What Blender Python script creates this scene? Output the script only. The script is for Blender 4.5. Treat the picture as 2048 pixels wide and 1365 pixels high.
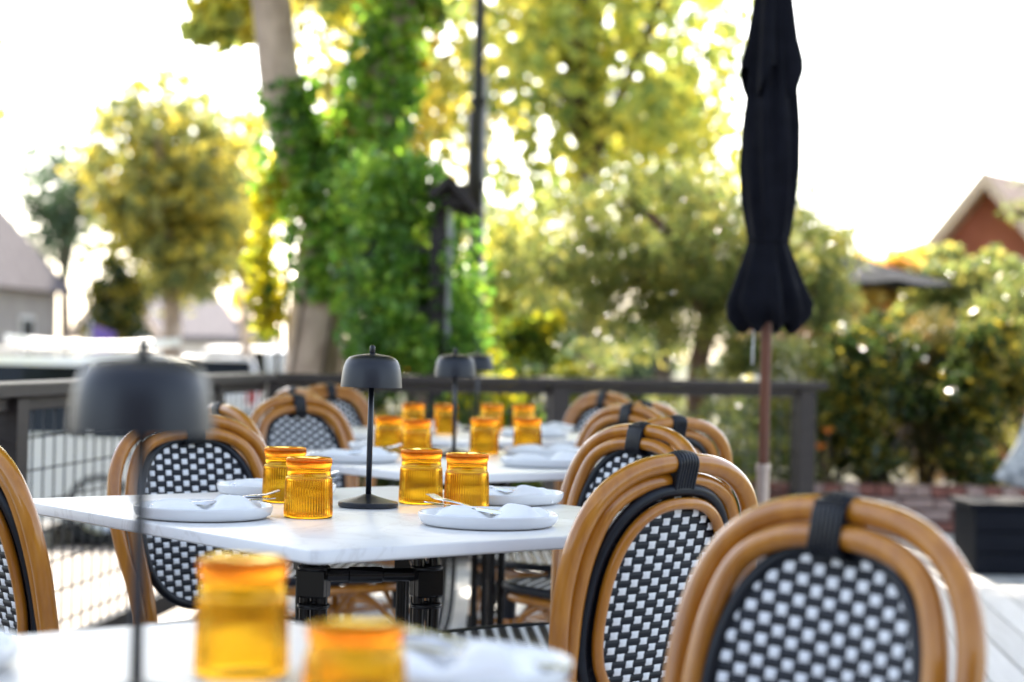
import bpy, math, random
import numpy as np
from mathutils import Vector, Matrix, Euler

random.seed(7)
rng = np.random.default_rng(11)
scene = bpy.context.scene
for o in list(bpy.data.objects):
    bpy.data.objects.remove(o)
col = scene.collection
R = math.radians
PI = math.pi

# ------------------------------------------------------------------ camera, sky, sun, exposure
EYE = 1.06
FPX = 3800.0
ROLL = 1.2
cam_d = bpy.data.cameras.new("camera")
cam = bpy.data.objects.new("camera", cam_d)
col.objects.link(cam)
cam.matrix_world = Matrix.Translation((0, 0, EYE)) @ Matrix.Rotation(R(90.34), 4, 'X') @ Matrix.Rotation(R(ROLL), 4, 'Z')
cam_d.sensor_width = 36.0
cam_d.lens = FPX / 2048 * 36
cam_d.clip_start = 0.05
cam_d.clip_end = 2000
cam_d.dof.use_dof = True
cam_d.dof.focus_distance = 3.5
cam_d.dof.aperture_fstop = 2.8
scene.camera = cam

SUN_EL, SUN_AZ = R(40), R(-5)          # behind the scene, a little to the left
SUN = Vector((math.sin(SUN_AZ) * math.cos(SUN_EL), math.cos(SUN_AZ) * math.cos(SUN_EL), math.sin(SUN_EL)))
world = bpy.data.worlds.new("World")
scene.world = world
world.use_nodes = True
wn = world.node_tree
for n in list(wn.nodes):
    wn.nodes.remove(n)
w_out = wn.nodes.new('ShaderNodeOutputWorld')
w_bg = wn.nodes.new('ShaderNodeBackground')
w_sky = wn.nodes.new('ShaderNodeTexSky')
w_sky.sky_type = 'NISHITA'
w_sky.sun_disc = False
w_sky.sun_elevation = SUN_EL
w_sky.sun_rotation = SUN_AZ
w_sky.air_density = 1.0
w_sky.dust_density = 2.0
w_sky.ozone_density = 1.0
w_bg.inputs['Strength'].default_value = 0.14
w_hs = wn.nodes.new('ShaderNodeHueSaturation')      # sky saturation lowered so the shaded whites come out neutral
w_hs.inputs['Saturation'].default_value = 0.68
wn.links.new(w_sky.outputs[0], w_hs.inputs['Color'])
wn.links.new(w_hs.outputs[0], w_bg.inputs['Color'])
wn.links.new(w_bg.outputs[0], w_out.inputs['Surface'])

sun_d = bpy.data.lights.new("sun", 'SUN')
sun_d.energy = 4.2
sun_d.angle = R(0.55)
sun_d.color = (1.0, 0.90, 0.76)
sun = bpy.data.objects.new("sun", sun_d)
col.objects.link(sun)
sun.location = (0, 0, 30)
sun.rotation_euler = SUN.to_track_quat('Z', 'Y').to_euler()

scene.view_settings.view_transform = 'Standard'
scene.view_settings.look = 'None'
scene.view_settings.exposure = 2.12
scene.view_settings.gamma = 1.0
scene.view_settings.use_curve_mapping = False
scene.render.engine = 'CYCLES'
cy = scene.cycles
cy.use_denoising = True
cy.max_bounces = 14
cy.transmission_bounces = 12
cy.diffuse_bounces = 4
cy.glossy_bounces = 4
cy.transparent_max_bounces = 8
cy.sample_clamp_indirect = 8.0
cy.blur_glossy = 1.0


def at(px, py, Y):
    """place in the world seen at a pixel of the 2048 px photograph, Y metres away"""
    t = math.radians(ROLL)
    x = px + t * (py - 705)
    y = py - t * (px - 1024)
    return Vector(((x - 1024) * Y / FPX, Y, EYE - (y - 705) * Y / FPX))


# ------------------------------------------------------------------ mesh helpers
class MB:
    def __init__(self):
        self.v = []
        self.f = []

    def add(self, verts, faces):
        b = len(self.v)
        self.v += [tuple(p) for p in verts]
        self.f += [tuple(i + b for i in f) for f in faces]
        return self

    def box(self, c, s, rz=0.0, bev=0.0):
        x, y, z = s[0] / 2, s[1] / 2, s[2] / 2
        M = Matrix.Rotation(rz, 3, 'Z')
        c = Vector(c)
        if bev <= 0:
            p = [(-x, -y, -z), (x, -y, -z), (x, y, -z), (-x, y, -z), (-x, -y, z), (x, -y, z), (x, y, z), (-x, y, z)]
            f = [(0, 3, 2, 1), (4, 5, 6, 7), (0, 1, 5, 4), (1, 2, 6, 5), (2, 3, 7, 6), (3, 0, 4, 7)]
            return self.add([c + M @ Vector(q) for q in p], f)
        b = bev
        rings = [(x - b, y - b, -z), (x, y, -z + b), (x, y, z - b), (x - b, y - b, z)]
        vs, fs = [], []
        for (a, d, h) in rings:
            k = b if (a, d) == (x, y) else 0
            pts = []
            for (sx, sy) in ((-1, -1), (1, -1), (1, 1), (-1, 1)):
                if k:
                    e = b * 0.6
                    if sx * sy > 0:
                        pts += [(sx * a, sy * (d - e), h), (sx * (a - e), sy * d, h)] if False else []
                    pts.append((sx * a, sy * d, h))
                else:
                    pts.append((sx * a, sy * d, h))
            vs += pts
        for r in range(3):
            for i in range(4):
                j = (i + 1) % 4
                fs.append((r * 4 + i, r * 4 + j, r * 4 + 4 + j, r * 4 + 4 + i))
        fs.append((3, 2, 1, 0))
        fs.append((12, 13, 14, 15))
        return self.add([c + M @ Vector(q) for q in vs], fs)

    def tube(self, pts, r, n=10, closed=False, caps=True, flat=None):
        pts = [Vector(p) for p in pts]
        N = len(pts)
        rad = r if hasattr(r, '__len__') else [r] * N
        vs, fs = [], []
        prev = None
        for i in range(N):
            if closed:
                d = pts[(i + 1) % N] - pts[i - 1]
            else:
                d = pts[min(i + 1, N - 1)] - pts[max(i - 1, 0)]
            d.normalize()
            if prev is None:
                up = Vector((0, 0, 1)) if abs(d.z) < 0.9 else Vector((0, 1, 0))
                a = d.cross(up).normalized()
            else:
                a = (prev - d * prev.dot(d)).normalized()
            prev = a
            b = d.cross(a)
            for k in range(n):
                t = 2 * PI * k / n
                vs.append(pts[i] + (a * math.cos(t) + b * math.sin(t)) * rad[i])
        m = N if closed else N - 1
        for i in range(m):
            j = (i + 1) % N
            for k in range(n):
                l = (k + 1) % n
                fs.append((i * n + k, i * n + l, j * n + l, j * n + k))
        if not closed and caps:
            fs.append(tuple(range(n - 1, -1, -1)))
            fs.append(tuple((N - 1) * n + k for k in range(n)))
        return self.add(vs, fs)

    def lathe(self, prof, n=32, c=(0, 0, 0), rib=None):
        """prof: (r, z) from the first ring to the last; r = 0 closes it"""
        c = Vector(c)
        vs, fs, idx = [], [], []
        for (r, z, *amp) in prof:
            if r <= 1e-6:
                idx.append([len(vs)])
                vs.append(c + Vector((0, 0, z)))
            else:
                row = []
                for k in range(n):
                    t = 2 * PI * k / n
                    rr = r
                    if rib and amp:
                        rr += amp[0] * math.cos(rib * t)
                    row.append(len(vs))
                    vs.append(c + Vector((rr * math.cos(t), rr * math.sin(t), z)))
                idx.append(row)
        for a, b in zip(idx, idx[1:]):
            if len(a) == 1 and len(b) == 1:
                continue
            for k in range(n):
                l = (k + 1) % n
                if len(a) == 1:
                    fs.append((a[0], b[l], b[k]))
                elif len(b) == 1:
                    fs.append((a[k], a[l], b[0]))
                else:
                    fs.append((a[k], a[l], b[l], b[k]))
        return self.add(vs, fs)

    def prism(self, poly, h0, h1, axis='z', M=None):
        """polygon pulled from h0 to h1 along an axis"""
        n = len(poly)

        def P(p, h):
            if axis == 'z':
                q = Vector((p[0], p[1], h))
            elif axis == 'y':
                q = Vector((p[0], h, p[1]))
            else:
                q = Vector((h, p[0], p[1]))
            return M @ q if M else q
        vs = [P(p, h0) for p in poly] + [P(p, h1) for p in poly]
        fs = [tuple(range(n - 1, -1, -1)), tuple(range(n, 2 * n))]
        for i in range(n):
            j = (i + 1) % n
            fs.append((i, j, n + j, n + i))
        return self.add(vs, fs)

    def mesh(self, name, mat, smooth=False, angle=None):
        me = bpy.data.meshes.new(name)
        me.from_pydata([tuple(p) for p in self.v], [], self.f)
        me.validate()
        me.update()
        if mat:
            me.materials.append(mat)
        if smooth:
            me.polygons.foreach_set('use_smooth', [True] * len(me.polygons))
            if angle is not None:
                me.set_sharp_from_angle(angle=R(angle))
        return me

    def obj(self, name, mat, parent=None, smooth=False, angle=None):
        return put(name, self.mesh(name, mat, smooth, angle), parent)


def fix_normals(me):
    import bmesh
    bm = bmesh.new()
    bm.from_mesh(me)
    bmesh.ops.recalc_face_normals(bm, faces=bm.faces)
    bm.to_mesh(me)
    bm.free()


def put(name, me, parent=None, loc=None, rot=None):
    o = bpy.data.objects.new(name, me)
    col.objects.link(o)
    if parent is not None:
        o.parent = parent
    if loc is not None:
        o.location = loc
    if rot is not None:
        o.rotation_euler = rot
    return o


def tag(o, label=None, cat=None, group=None, kind=None):
    if label: o['label'] = label
    if cat: o['category'] = cat
    if group: o['group'] = group
    if kind: o['kind'] = kind
    return o


def empty(name, loc=(0, 0, 0), rz=0.0):
    o = bpy.data.objects.new(name, None)
    col.objects.link(o)
    o.location = loc
    o.rotation_euler = (0, 0, rz)
    o.empty_display_size = 0.1
    return o


def copy_tree(o, parent=None):
    c = o.copy()
    col.objects.link(c)
    if parent is not None:
        c.parent = parent
    for ch in list(o.children):
        copy_tree(ch, c)
    return c


def catmull(pts, per=6, closed=False):
    pts = [Vector(p) for p in pts]
    out = []
    N = len(pts)
    rngN = N if closed else N - 1
    for i in range(rngN):
        if closed:
            p0, p1, p2, p3 = pts[i - 1], pts[i], pts[(i + 1) % N], pts[(i + 2) % N]
        else:
            p0, p1, p2, p3 = pts[max(i - 1, 0)], pts[i], pts[i + 1], pts[min(i + 2, N - 1)]
        for k in range(per):
            t = k / per
            out.append(0.5 * ((2 * p1) + (p2 - p0) * t + (2 * p0 - 5 * p1 + 4 * p2 - p3) * t * t + (3 * p1 - p0 - 3 * p2 + p3) * t ** 3))
    if not closed:
        out.append(pts[-1])
    return out


# ------------------------------------------------------------------ materials
def new_mat(name):
    m = bpy.data.materials.new(name)
    m.use_nodes = True
    nt = m.node_tree
    bsdf = nt.nodes['Principled BSDF']
    return m, nt, bsdf


def N(nt, t, **kw):
    n = nt.nodes.new(t)
    for k, v in kw.items():
        if k in n.inputs:
            n.inputs[k].default_value = v
        else:
            setattr(n, k, v)
    return n


def ramp(nt, stops):
    r = nt.nodes.new('ShaderNodeValToRGB')
    e = r.color_ramp.elements
    while len(e) < len(stops):
        e.new(0.5)
    for i, (p, c) in enumerate(stops):
        e[i].position = p
        e[i].color = (*c, 1) if len(c) == 3 else c
    return r


def noisy(name, c0, c1, scale=8.0, rough=0.5, metal=0.0, bump=0.0, bscale=None, coat=0.0, stretch=None, spec=0.5, detail=4.0, rvar=0.0):
    m, nt, b = new_mat(name)
    tc = N(nt, 'ShaderNodeTexCoord')
    src = tc.outputs['Object']
    if stretch:
        mp = N(nt, 'ShaderNodeMapping')
        mp.inputs['Scale'].default_value = stretch
        nt.links.new(src, mp.inputs['Vector'])
        src = mp.outputs[0]
    nz = N(nt, 'ShaderNodeTexNoise', Scale=scale, Detail=detail, Roughness=0.6)
    nt.links.new(src, nz.inputs['Vector'])
    rp = ramp(nt, [(0.3, c0), (0.7, c1)])
    nt.links.new(nz.outputs[0], rp.inputs[0])
    nt.links.new(rp.outputs[0], b.inputs['Base Color'])
    b.inputs['Roughness'].default_value = rough
    b.inputs['Metallic'].default_value = metal
    b.inputs['Coat Weight'].default_value = coat
    b.inputs['Coat Roughness'].default_value = 0.12
    b.inputs['Specular IOR Level'].default_value = spec
    if rvar:
        mr = N(nt, 'ShaderNodeMapRange')
        mr.inputs['To Min'].default_value = rough - rvar
        mr.inputs['To Max'].default_value = rough + rvar
        nt.links.new(nz.outputs[0], mr.inputs['Value'])
        nt.links.new(mr.outputs[0], b.inputs['Roughness'])
    if bump:
        nz2 = N(nt, 'ShaderNodeTexNoise', Scale=bscale or scale * 4, Detail=5.0)
        nt.links.new(src, nz2.inputs['Vector'])
        bp = N(nt, 'ShaderNodeBump', Strength=bump, Distance=0.002)
        nt.links.new(nz2.outputs[0], bp.inputs['Height'])
        nt.links.new(bp.outputs[0], b.inputs['Normal'])
    return m


M = {}
M['rattan'] = noisy('rattan_tube', (0.33, 0.110, 0.007), (0.49, 0.190, 0.014), scale=3.5, rough=0.32, coat=0.9, spec=0.2, stretch=(9, 9, 1.2), bump=0.06, bscale=14, rvar=0.05)
M['black_weave'] = noisy('black_weave', (0.0035, 0.0052, 0.0095), (0.007, 0.0095, 0.016), scale=40, rough=0.38, spec=0.3)
M['white_weave'] = noisy('white_weave', (0.76, 0.77, 0.78), (0.82, 0.82, 0.82), scale=60, rough=0.38)
M['table_base'] = noisy('table_base_black', (0.004, 0.004, 0.0045), (0.007, 0.007, 0.0075), scale=20, rough=0.22, spec=0.35)
M['lamp'] = noisy('lamp_black', (0.0035, 0.0052, 0.0105), (0.005, 0.007, 0.0135), scale=30, rough=0.40, spec=0.5, bump=0.05, bscale=600)
M['plate'] = noisy('plate_ceramic', (0.70, 0.70, 0.70), (0.74, 0.74, 0.735), scale=12, rough=0.22)
M['cloth'] = noisy('napkin_cloth', (0.84, 0.84, 0.84), (0.88, 0.88, 0.87), scale=30, rough=0.85, bump=0.25, bscale=500, spec=0.2)
M['steel'] = noisy('cutlery_steel', (0.60, 0.60, 0.60), (0.68, 0.68, 0.67), scale=60, rough=0.20, metal=1.0)
M['rail'] = noisy('rail_paint', (0.026, 0.020, 0.018), (0.040, 0.031, 0.028), scale=5, rough=0.5, stretch=(3, 3, 12), bump=0.12, bscale=40, spec=0.3)
M['wire'] = noisy('fence_wire', (0.05, 0.05, 0.05), (0.08, 0.08, 0.08), scale=20, rough=0.45, metal=0.6)
M['dark_wood'] = noisy('dark_wood', (0.010, 0.006, 0.005), (0.022, 0.013, 0.011), scale=6, rough=0.55, stretch=(8, 8, 1), bump=0.2)
M['pole_wood'] = noisy('umbrella_pole_wood', (0.13, 0.045, 0.026), (0.20, 0.075, 0.040), scale=4, rough=0.4, stretch=(14, 14, 1), coat=0.2)
M['navy_cloth'] = noisy('umbrella_cloth', (0.0038, 0.0040, 0.0065), (0.0075, 0.0078, 0.0125), scale=14, rough=0.88, bump=0.25, bscale=160, spec=0.12)
M['grey_cloth'] = noisy('grey_umbrella_cloth', (0.016, 0.019, 0.026), (0.030, 0.034, 0.043), scale=5, rough=0.9, spec=0.04)
M['alu'] = noisy('grey_sleeve', (0.42, 0.33, 0.28), (0.52, 0.42, 0.36), scale=30, rough=0.4, metal=0.5)
M['brick'] = noisy('brick_clay', (0.13, 0.045, 0.035), (0.26, 0.10, 0.075), scale=7, rough=0.85, bump=0.5, bscale=60)
M['brick_pale'] = noisy('brick_worn', (0.24, 0.15, 0.13), (0.36, 0.26, 0.23), scale=9, rough=0.85, bump=0.5, bscale=60)
M['mortar'] = noisy('mortar', (0.15, 0.14, 0.13), (0.22, 0.20, 0.19), scale=20, rough=0.9)
M['soil'] = noisy('soil', (0.025, 0.018, 0.012), (0.05, 0.036, 0.024), scale=9, rough=0.95, bump=0.6, bscale=50)
M['bench'] = noisy('bench_paint', (0.006, 0.007, 0.011), (0.011, 0.0125, 0.018), scale=5, rough=0.6, stretch=(1, 8, 8), bump=0.15, spec=0.08)
M['pillow'] = noisy('pillow_cloth', (0.20, 0.22, 0.24), (0.78, 0.78, 0.78), scale=16, rough=0.85, detail=2.0, spec=0.2)
M['asphalt'] = noisy('asphalt', (0.045, 0.045, 0.046), (0.070, 0.069, 0.067), scale=1.2, rough=0.85, bump=0.3, bscale=60)
M['sidewalk'] = noisy('sidewalk_concrete', (0.20, 0.175, 0.155), (0.29, 0.255, 0.23), scale=1.6, rough=0.85, bump=0.2, bscale=40)
M['kerb'] = noisy('kerb_concrete', (0.30, 0.28, 0.26), (0.38, 0.36, 0.33), scale=4, rough=0.85)
M['paint_line'] = noisy('road_paint', (0.70, 0.70, 0.68), (0.80, 0.80, 0.78), scale=6, rough=0.6)
M['ground'] = noisy('dry_ground', (0.055, 0.060, 0.026), (0.105, 0.10, 0.045), scale=0.6, rough=0.95)
M['bark'] = noisy('plane_bark', (0.22, 0.15, 0.105), (0.66, 0.53, 0.43), scale=3.4, rough=0.8, bump=0.6, bscale=18, stretch=(1.6, 1.6, 0.8))
M['dark_bark'] = noisy('dark_bark', (0.055, 0.040, 0.030), (0.12, 0.088, 0.066), scale=5, rough=0.85, bump=0.5, stretch=(4, 4, 1))
M['red_bark'] = noisy('red_bark', (0.13, 0.070, 0.045), (0.24, 0.135, 0.09), scale=5, rough=0.8, bump=0.4, stretch=(4, 4, 1))
M['white_paint'] = noisy('car_white', (0.78, 0.78, 0.78), (0.81, 0.81, 0.80), scale=2, rough=0.28, coat=0.8)
M['tyre'] = noisy('tyre_rubber', (0.014, 0.014, 0.014), (0.022, 0.022, 0.022), scale=20, rough=0.8)
M['rim'] = noisy('wheel_rim', (0.40, 0.40, 0.41), (0.5, 0.5, 0.5), scale=8, rough=0.3, metal=0.9)
M['car_glass'] = noisy('car_glass', (0.006, 0.008, 0.010), (0.012, 0.015, 0.017), scale=2, rough=0.05, spec=0.22)
M['tail'] = noisy('tail_lamp', (0.45, 0.012, 0.015), (0.55, 0.02, 0.02), scale=6, rough=0.15)
M['trimblack'] = noisy('black_trim', (0.015, 0.015, 0.016), (0.025, 0.025, 0.026), scale=12, rough=0.5)
M['headlight'] = noisy('headlight', (0.6, 0.62, 0.63), (0.75, 0.76, 0.76), scale=12, rough=0.1)
M['stucco_grey'] = noisy('stucco_grey', (0.32, 0.29, 0.27), (0.40, 0.37, 0.34), scale=2, rough=0.9, bump=0.3)
M['stucco_white'] = noisy('stucco_white', (0.62, 0.57, 0.52), (0.72, 0.67, 0.62), scale=2, rough=0.9, bump=0.3)
M['stucco_red'] = noisy('siding_red', (0.30, 0.085, 0.050), (0.40, 0.125, 0.078), scale=3, rough=0.7)
M['shingle'] = noisy('roof_shingle', (0.10, 0.088, 0.10), (0.16, 0.14, 0.155), scale=5, rough=0.85, bump=0.6, bscale=20)
M['shingle_tan'] = noisy('roof_shingle_tan', (0.38, 0.25, 0.18), (0.52, 0.36, 0.27), scale=5, rough=0.85, bump=0.6, bscale=20)
M['barge'] = noisy('bargeboard', (0.62, 0.47, 0.36), (0.70, 0.54, 0.43), scale=4, rough=0.7)
M['win'] = noisy('window_glass', (0.03, 0.035, 0.04), (0.06, 0.065, 0.07), scale=3, rough=0.06, spec=0.7)
M['trimwhite'] = noisy('white_trim', (0.68, 0.66, 0.63), (0.78, 0.76, 0.73), scale=6, rough=0.6)
M['curtain'] = noisy('red_panel', (0.22, 0.05, 0.045), (0.32, 0.09, 0.08), scale=6, rough=0.8)
M['banner'] = noisy('violet_cloth', (0.16, 0.10, 0.34), (0.24, 0.15, 0.44), scale=4, rough=0.8)
M['pole_steel'] = noisy('pole_steel', (0.008, 0.008, 0.008), (0.016, 0.015, 0.015), scale=6, rough=0.5, metal=0.3)
M['pole_grey'] = noisy('pole_galvanised', (0.30, 0.30, 0.31), (0.40, 0.40, 0.41), scale=8, rough=0.5, metal=0.4)
M['petal'] = noisy('orange_petal', (0.70, 0.16, 0.02), (0.85, 0.28, 0.04), scale=9, rough=0.7)


def marble():
    m, nt, b = new_mat('white_stone')
    tc = N(nt, 'ShaderNodeTexCoord')
    n1 = N(nt, 'ShaderNodeTexNoise', Scale=2.2, Detail=6.0, Roughness=0.6, Distortion=1.6)
    nt.links.new(tc.outputs['Object'], n1.inputs['Vector'])
    # thin veins where the noise crosses one half
    s = N(nt, 'ShaderNodeMath', operation='SUBTRACT')
    s.inputs[1].default_value = 0.5
    nt.links.new(n1.outputs[0], s.inputs[0])
    a = N(nt, 'ShaderNodeMath', operation='ABSOLUTE')
    nt.links.new(s.outputs[0], a.inputs[0])
    rp = ramp(nt, [(0.0, (0.66, 0.645, 0.63)), (0.012, (0.74, 0.735, 0.73)), (0.06, (0.77, 0.765, 0.755))])
    nt.links.new(a.outputs[0], rp.inputs[0])
    nt.links.new(rp.outputs[0], b.inputs['Base Color'])
    b.inputs['Roughness'].default_value = 0.32
    return m


def amber_glass():
    m = bpy.data.materials.new('amber_glass')
    m.use_nodes = True
    nt = m.node_tree
    for n in list(nt.nodes):
        nt.nodes.remove(n)
    out = nt.nodes.new('ShaderNodeOutputMaterial')
    g = nt.nodes.new('ShaderNodeBsdfGlass')
    g.inputs['Color'].default_value = (1.0, 0.86, 0.37, 1)
    g.inputs['IOR'].default_value = 1.48
    g.inputs['Roughness'].default_value = 0.02
    v = nt.nodes.new('ShaderNodeVolumeAbsorption')
    v.inputs['Color'].default_value = (0.97, 0.62, 0.10, 1)
    v.inputs['Density'].default_value = 36
    nt.links.new(g.outputs[0], out.inputs['Surface'])
    nt.links.new(v.outputs[0], out.inputs['Volume'])
    return m


def plank_mat():
    m, nt, b = new_mat('pale_deck_board')
    tc = N(nt, 'ShaderNodeTexCoord')
    mp = N(nt, 'ShaderNodeMapping')
    mp.inputs['Scale'].default_value = (14, 0.9, 14)
    nt.links.new(tc.outputs['Object'], mp.inputs['Vector'])
    oi = N(nt, 'ShaderNodeObjectInfo')
    nz = N(nt, 'ShaderNodeTexNoise', Scale=2.5, Detail=6.0)
    nt.links.new(mp.outputs[0], nz.inputs['Vector'])
    rp = ramp(nt, [(0.25, (0.52, 0.51, 0.51)), (0.75, (0.66, 0.655, 0.65))])
    nt.links.new(nz.outputs[0], rp.inputs[0])
    mr = N(nt, 'ShaderNodeMapRange')
    mr.inputs['To Min'].default_value = 0.82
    mr.inputs['To Max'].default_value = 1.08
    nt.links.new(oi.outputs['Random'], mr.inputs['Value'])
    mx = N(nt, 'ShaderNodeVectorMath', operation='SCALE')
    nt.links.new(rp.outputs[0], mx.inputs[0])
    nt.links.new(mr.outputs[0], mx.inputs['Scale'])
    nt.links.new(mx.outputs[0], b.inputs['Base Color'])
    b.inputs['Roughness'].default_value = 0.6
    bp = N(nt, 'ShaderNodeBump', Strength=0.15, Distance=0.002)
    nt.links.new(nz.outputs[0], bp.inputs['Height'])
    nt.links.new(bp.outputs[0], b.inputs['Normal'])
    return m


def leaf_mat(name, stops, trans=0.5, rough=0.5):
    m = bpy.data.materials.new(name)
    m.use_nodes = True
    nt = m.node_tree
    for n in list(nt.nodes):
        nt.nodes.remove(n)
    out = nt.nodes.new('ShaderNodeOutputMaterial')
    at_ = N(nt, 'ShaderNodeAttribute', attribute_name='tint')
    rp = ramp(nt, stops)
    nt.links.new(at_.outputs['Fac'], rp.inputs[0])
    p = nt.nodes.new('ShaderNodeBsdfPrincipled')
    p.inputs['Roughness'].default_value = rough
    p.inputs['Specular IOR Level'].default_value = 0.5
    nt.links.new(rp.outputs[0], p.inputs['Base Color'])
    hs = N(nt, 'ShaderNodeHueSaturation', Saturation=1.05, Value=2.0)
    nt.links.new(rp.outputs[0], hs.inputs['Color'])
    t = nt.nodes.new('ShaderNodeBsdfTranslucent')
    nt.links.new(hs.outputs[0], t.inputs['Color'])
    mx = nt.nodes.new('ShaderNodeMixShader')
    mx.inputs[0].default_value = trans
    nt.links.new(p.outputs[0], mx.inputs[1])
    nt.links.new(t.outputs[0], mx.inputs[2])
    nt.links.new(mx.outputs[0], out.inputs['Surface'])
    return m


M['stone'] = marble()
M['amber'] = amber_glass()
M['plank'] = plank_mat()
L = {}
L['ivy'] = leaf_mat('ivy_leaf', [(0.0, (0.05, 0.115, 0.025)), (0.5, (0.14, 0.28, 0.045)), (0.9, (0.36, 0.48, 0.06)), (1.0, (0.30, 0.12, 0.02))], 0.45, 0.32)
L['plane'] = leaf_mat('plane_leaf', [(0.0, (0.14, 0.19, 0.06)), (0.5, (0.31, 0.34, 0.09)), (1.0, (0.55, 0.48, 0.10))], 0.62)
L['yellow'] = leaf_mat('yellow_leaf', [(0.0, (0.11, 0.14, 0.06)), (0.5, (0.27, 0.27, 0.09)), (1.0, (0.58, 0.47, 0.09))], 0.6)
L['bluegreen'] = leaf_mat('bluegreen_leaf', [(0.0, (0.05, 0.09, 0.05)), (1.0, (0.12, 0.16, 0.08))], 0.4)
L['olive'] = leaf_mat('olive_leaf', [(0.0, (0.08, 0.11, 0.035)), (0.6, (0.16, 0.19, 0.06)), (1.0, (0.34, 0.30, 0.08))], 0.5, 0.22)
L['dark'] = leaf_mat('dark_leaf', [(0.0, (0.022, 0.042, 0.012)), (0.6, (0.06, 0.085, 0.024)), (1.0, (0.34, 0.26, 0.04))], 0.5, 0.20)
L['grass'] = leaf_mat('grass_blade', [(0.0, (0.05, 0.055, 0.018)), (0.6, (0.13, 0.11, 0.04)), (1.0, (0.34, 0.22, 0.08))], 0.5, 0.25)
L['lime'] = leaf_mat('lime_leaf', [(0.0, (0.07, 0.12, 0.02)), (0.5, (0.18, 0.22, 0.03)), (1.0, (0.42, 0.36, 0.03))], 0.55)
L['orange'] = leaf_mat('orange_leaf', [(0.0, (0.36, 0.28, 0.07)), (0.7, (0.58, 0.44, 0.10)), (1.0, (0.60, 0.30, 0.10))], 0.55)


# ------------------------------------------------------------------ plants
def leaves_mesh(name, pos, size, aspect, mat, up=0.25, tint=None, sizevar=0.35, dirs=None, fold=0.25):
    n = len(pos)
    pos = np.asarray(pos, dtype=np.float64)
    nrm = rng.normal(size=(n, 3))
    nrm[:, 2] += up * 2
    nrm /= np.linalg.norm(nrm, axis=1, keepdims=True)
    d = rng.normal(size=(n, 3)) if dirs is None else np.asarray(dirs, dtype=np.float64) + rng.normal(size=(n, 3)) * 0.35
    d -= nrm * (d * nrm).sum(1, keepdims=True)
    d /= np.linalg.norm(d, axis=1, keepdims=True) + 1e-9
    s = np.cross(nrm, d)
    L_ = size * (1 + sizevar * rng.uniform(-1, 1, (n, 1)))
    W_ = L_ * aspect
    a = pos - d * L_ / 2
    b = pos + s * W_ / 2 + nrm * W_ * fold
    c = pos + d * L_ / 2
    e = pos - s * W_ / 2 + nrm * W_ * fold
    V = np.stack([a, b, c, e], 1).reshape(-1, 3)
    me = bpy.data.meshes.new(name)
    me.vertices.add(4 * n)
    me.vertices.foreach_set('co', V.astype(np.float32).ravel())
    tri = np.arange(n)[:, None] * 4 + np.array([[0, 1, 2, 0, 2, 3]])
    me.loops.add(6 * n)
    me.loops.foreach_set('vertex_index', tri.astype(np.int32).ravel())
    me.polygons.add(2 * n)
    me.polygons.foreach_set('loop_start', np.arange(0, 6 * n, 3, dtype=np.int32))
    me.polygons.foreach_set('loop_total', np.full(2 * n, 3, dtype=np.int32))
    me.update(calc_edges=True)
    at_ = me.attributes.new('tint', 'FLOAT', 'POINT')
    tv = rng.uniform(0, 1, n) if tint is None else np.clip(tint, 0, 1)
    at_.data.foreach_set('value', np.repeat(tv, 4).astype(np.float32))
    me.materials.append(mat)
    return me


def clump_points(centers, radii, per, squash=0.8):
    P, T = [], []
    for c, r in zip(centers, radii):
        q = rng.normal(size=(per, 3))
        q /= np.linalg.norm(q, axis=1, keepdims=True)
        q *= (rng.uniform(0, 1, (per, 1)) ** 0.5) * r
        q[:, 2] *= squash
        P.append(np.asarray(c) + q)
        base = rng.uniform(0.15, 0.85)
        T.append(np.clip(base + rng.normal(size=per) * 0.32, 0, 1))
    return np.concatenate(P), np.concatenate(T)


def ellipsoid_centers(c, r, n, hollow=0.35):
    q = rng.normal(size=(n, 3))
    q /= np.linalg.norm(q, axis=1, keepdims=True)
    q *= hollow + (1 - hollow) * rng.uniform(0, 1, (n, 1)) ** 0.6
    return np.asarray(c) + q * np.asarray(r)


def trunk_mb(base, joints, r0, tips, r_tip=0.02, seg=8):
    """a bent trunk, then a limb to each of the tips"""
    mb = MB()
    pts = catmull([base] + joints, 5)
    k = len(pts)
    mb.tube(pts, [r0 * (1.25 - 0.25 * min(1, i / (k * 0.25))) * (1 - 0.45 * i / k) for i in range(k)], seg)
    top = pts[-1]
    for t in tips:
        t = Vector(t)
        s = pts[random.randint(int(k * 0.55), k - 1)]
        mid = s.lerp(t, 0.5) + Vector((random.uniform(-.1, .1), random.uniform(-.1, .1), 0.12)) * (t - s).length
        lp = catmull([s, mid, t], 4)
        m = len(lp)
        mb.tube(lp, [r0 * 0.34 * (1 - i / m) + r_tip for i in range(m)], 6)
    return mb


def tree(name, label, base, joints, r0, crown_c, crown_r, n_clumps, per, clump_r, leaf, aspect, mat, bark, group=None, cat='tree', tips=9, hollow=0.35, tint_shift=0.0, gap=None):
    root = empty(name, base)
    tag(root, label, cat, group)
    b = Vector(base)
    cc = ellipsoid_centers(crown_c, crown_r, n_clumps, hollow)
    if gap is not None:
        cc = np.array([c for c in cc if not gap(c)])
    tip = [Vector(c) - b for c in cc[np.linspace(0, len(cc) - 1, min(tips, len(cc))).astype(int)]]
    tm = trunk_mb((0, 0, 0), [Vector(j) - b for j in joints], r0, tip)
    tm.obj('trunk', bark, root, smooth=True)
    P, T = clump_points(cc, rng.uniform(0.6, 1.25, len(cc)) * clump_r, per)
    me = leaves_mesh('crown', P - np.asarray(base), leaf, aspect, mat, tint=T + tint_shift)
    put('crown', me, root)
    return root


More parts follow.
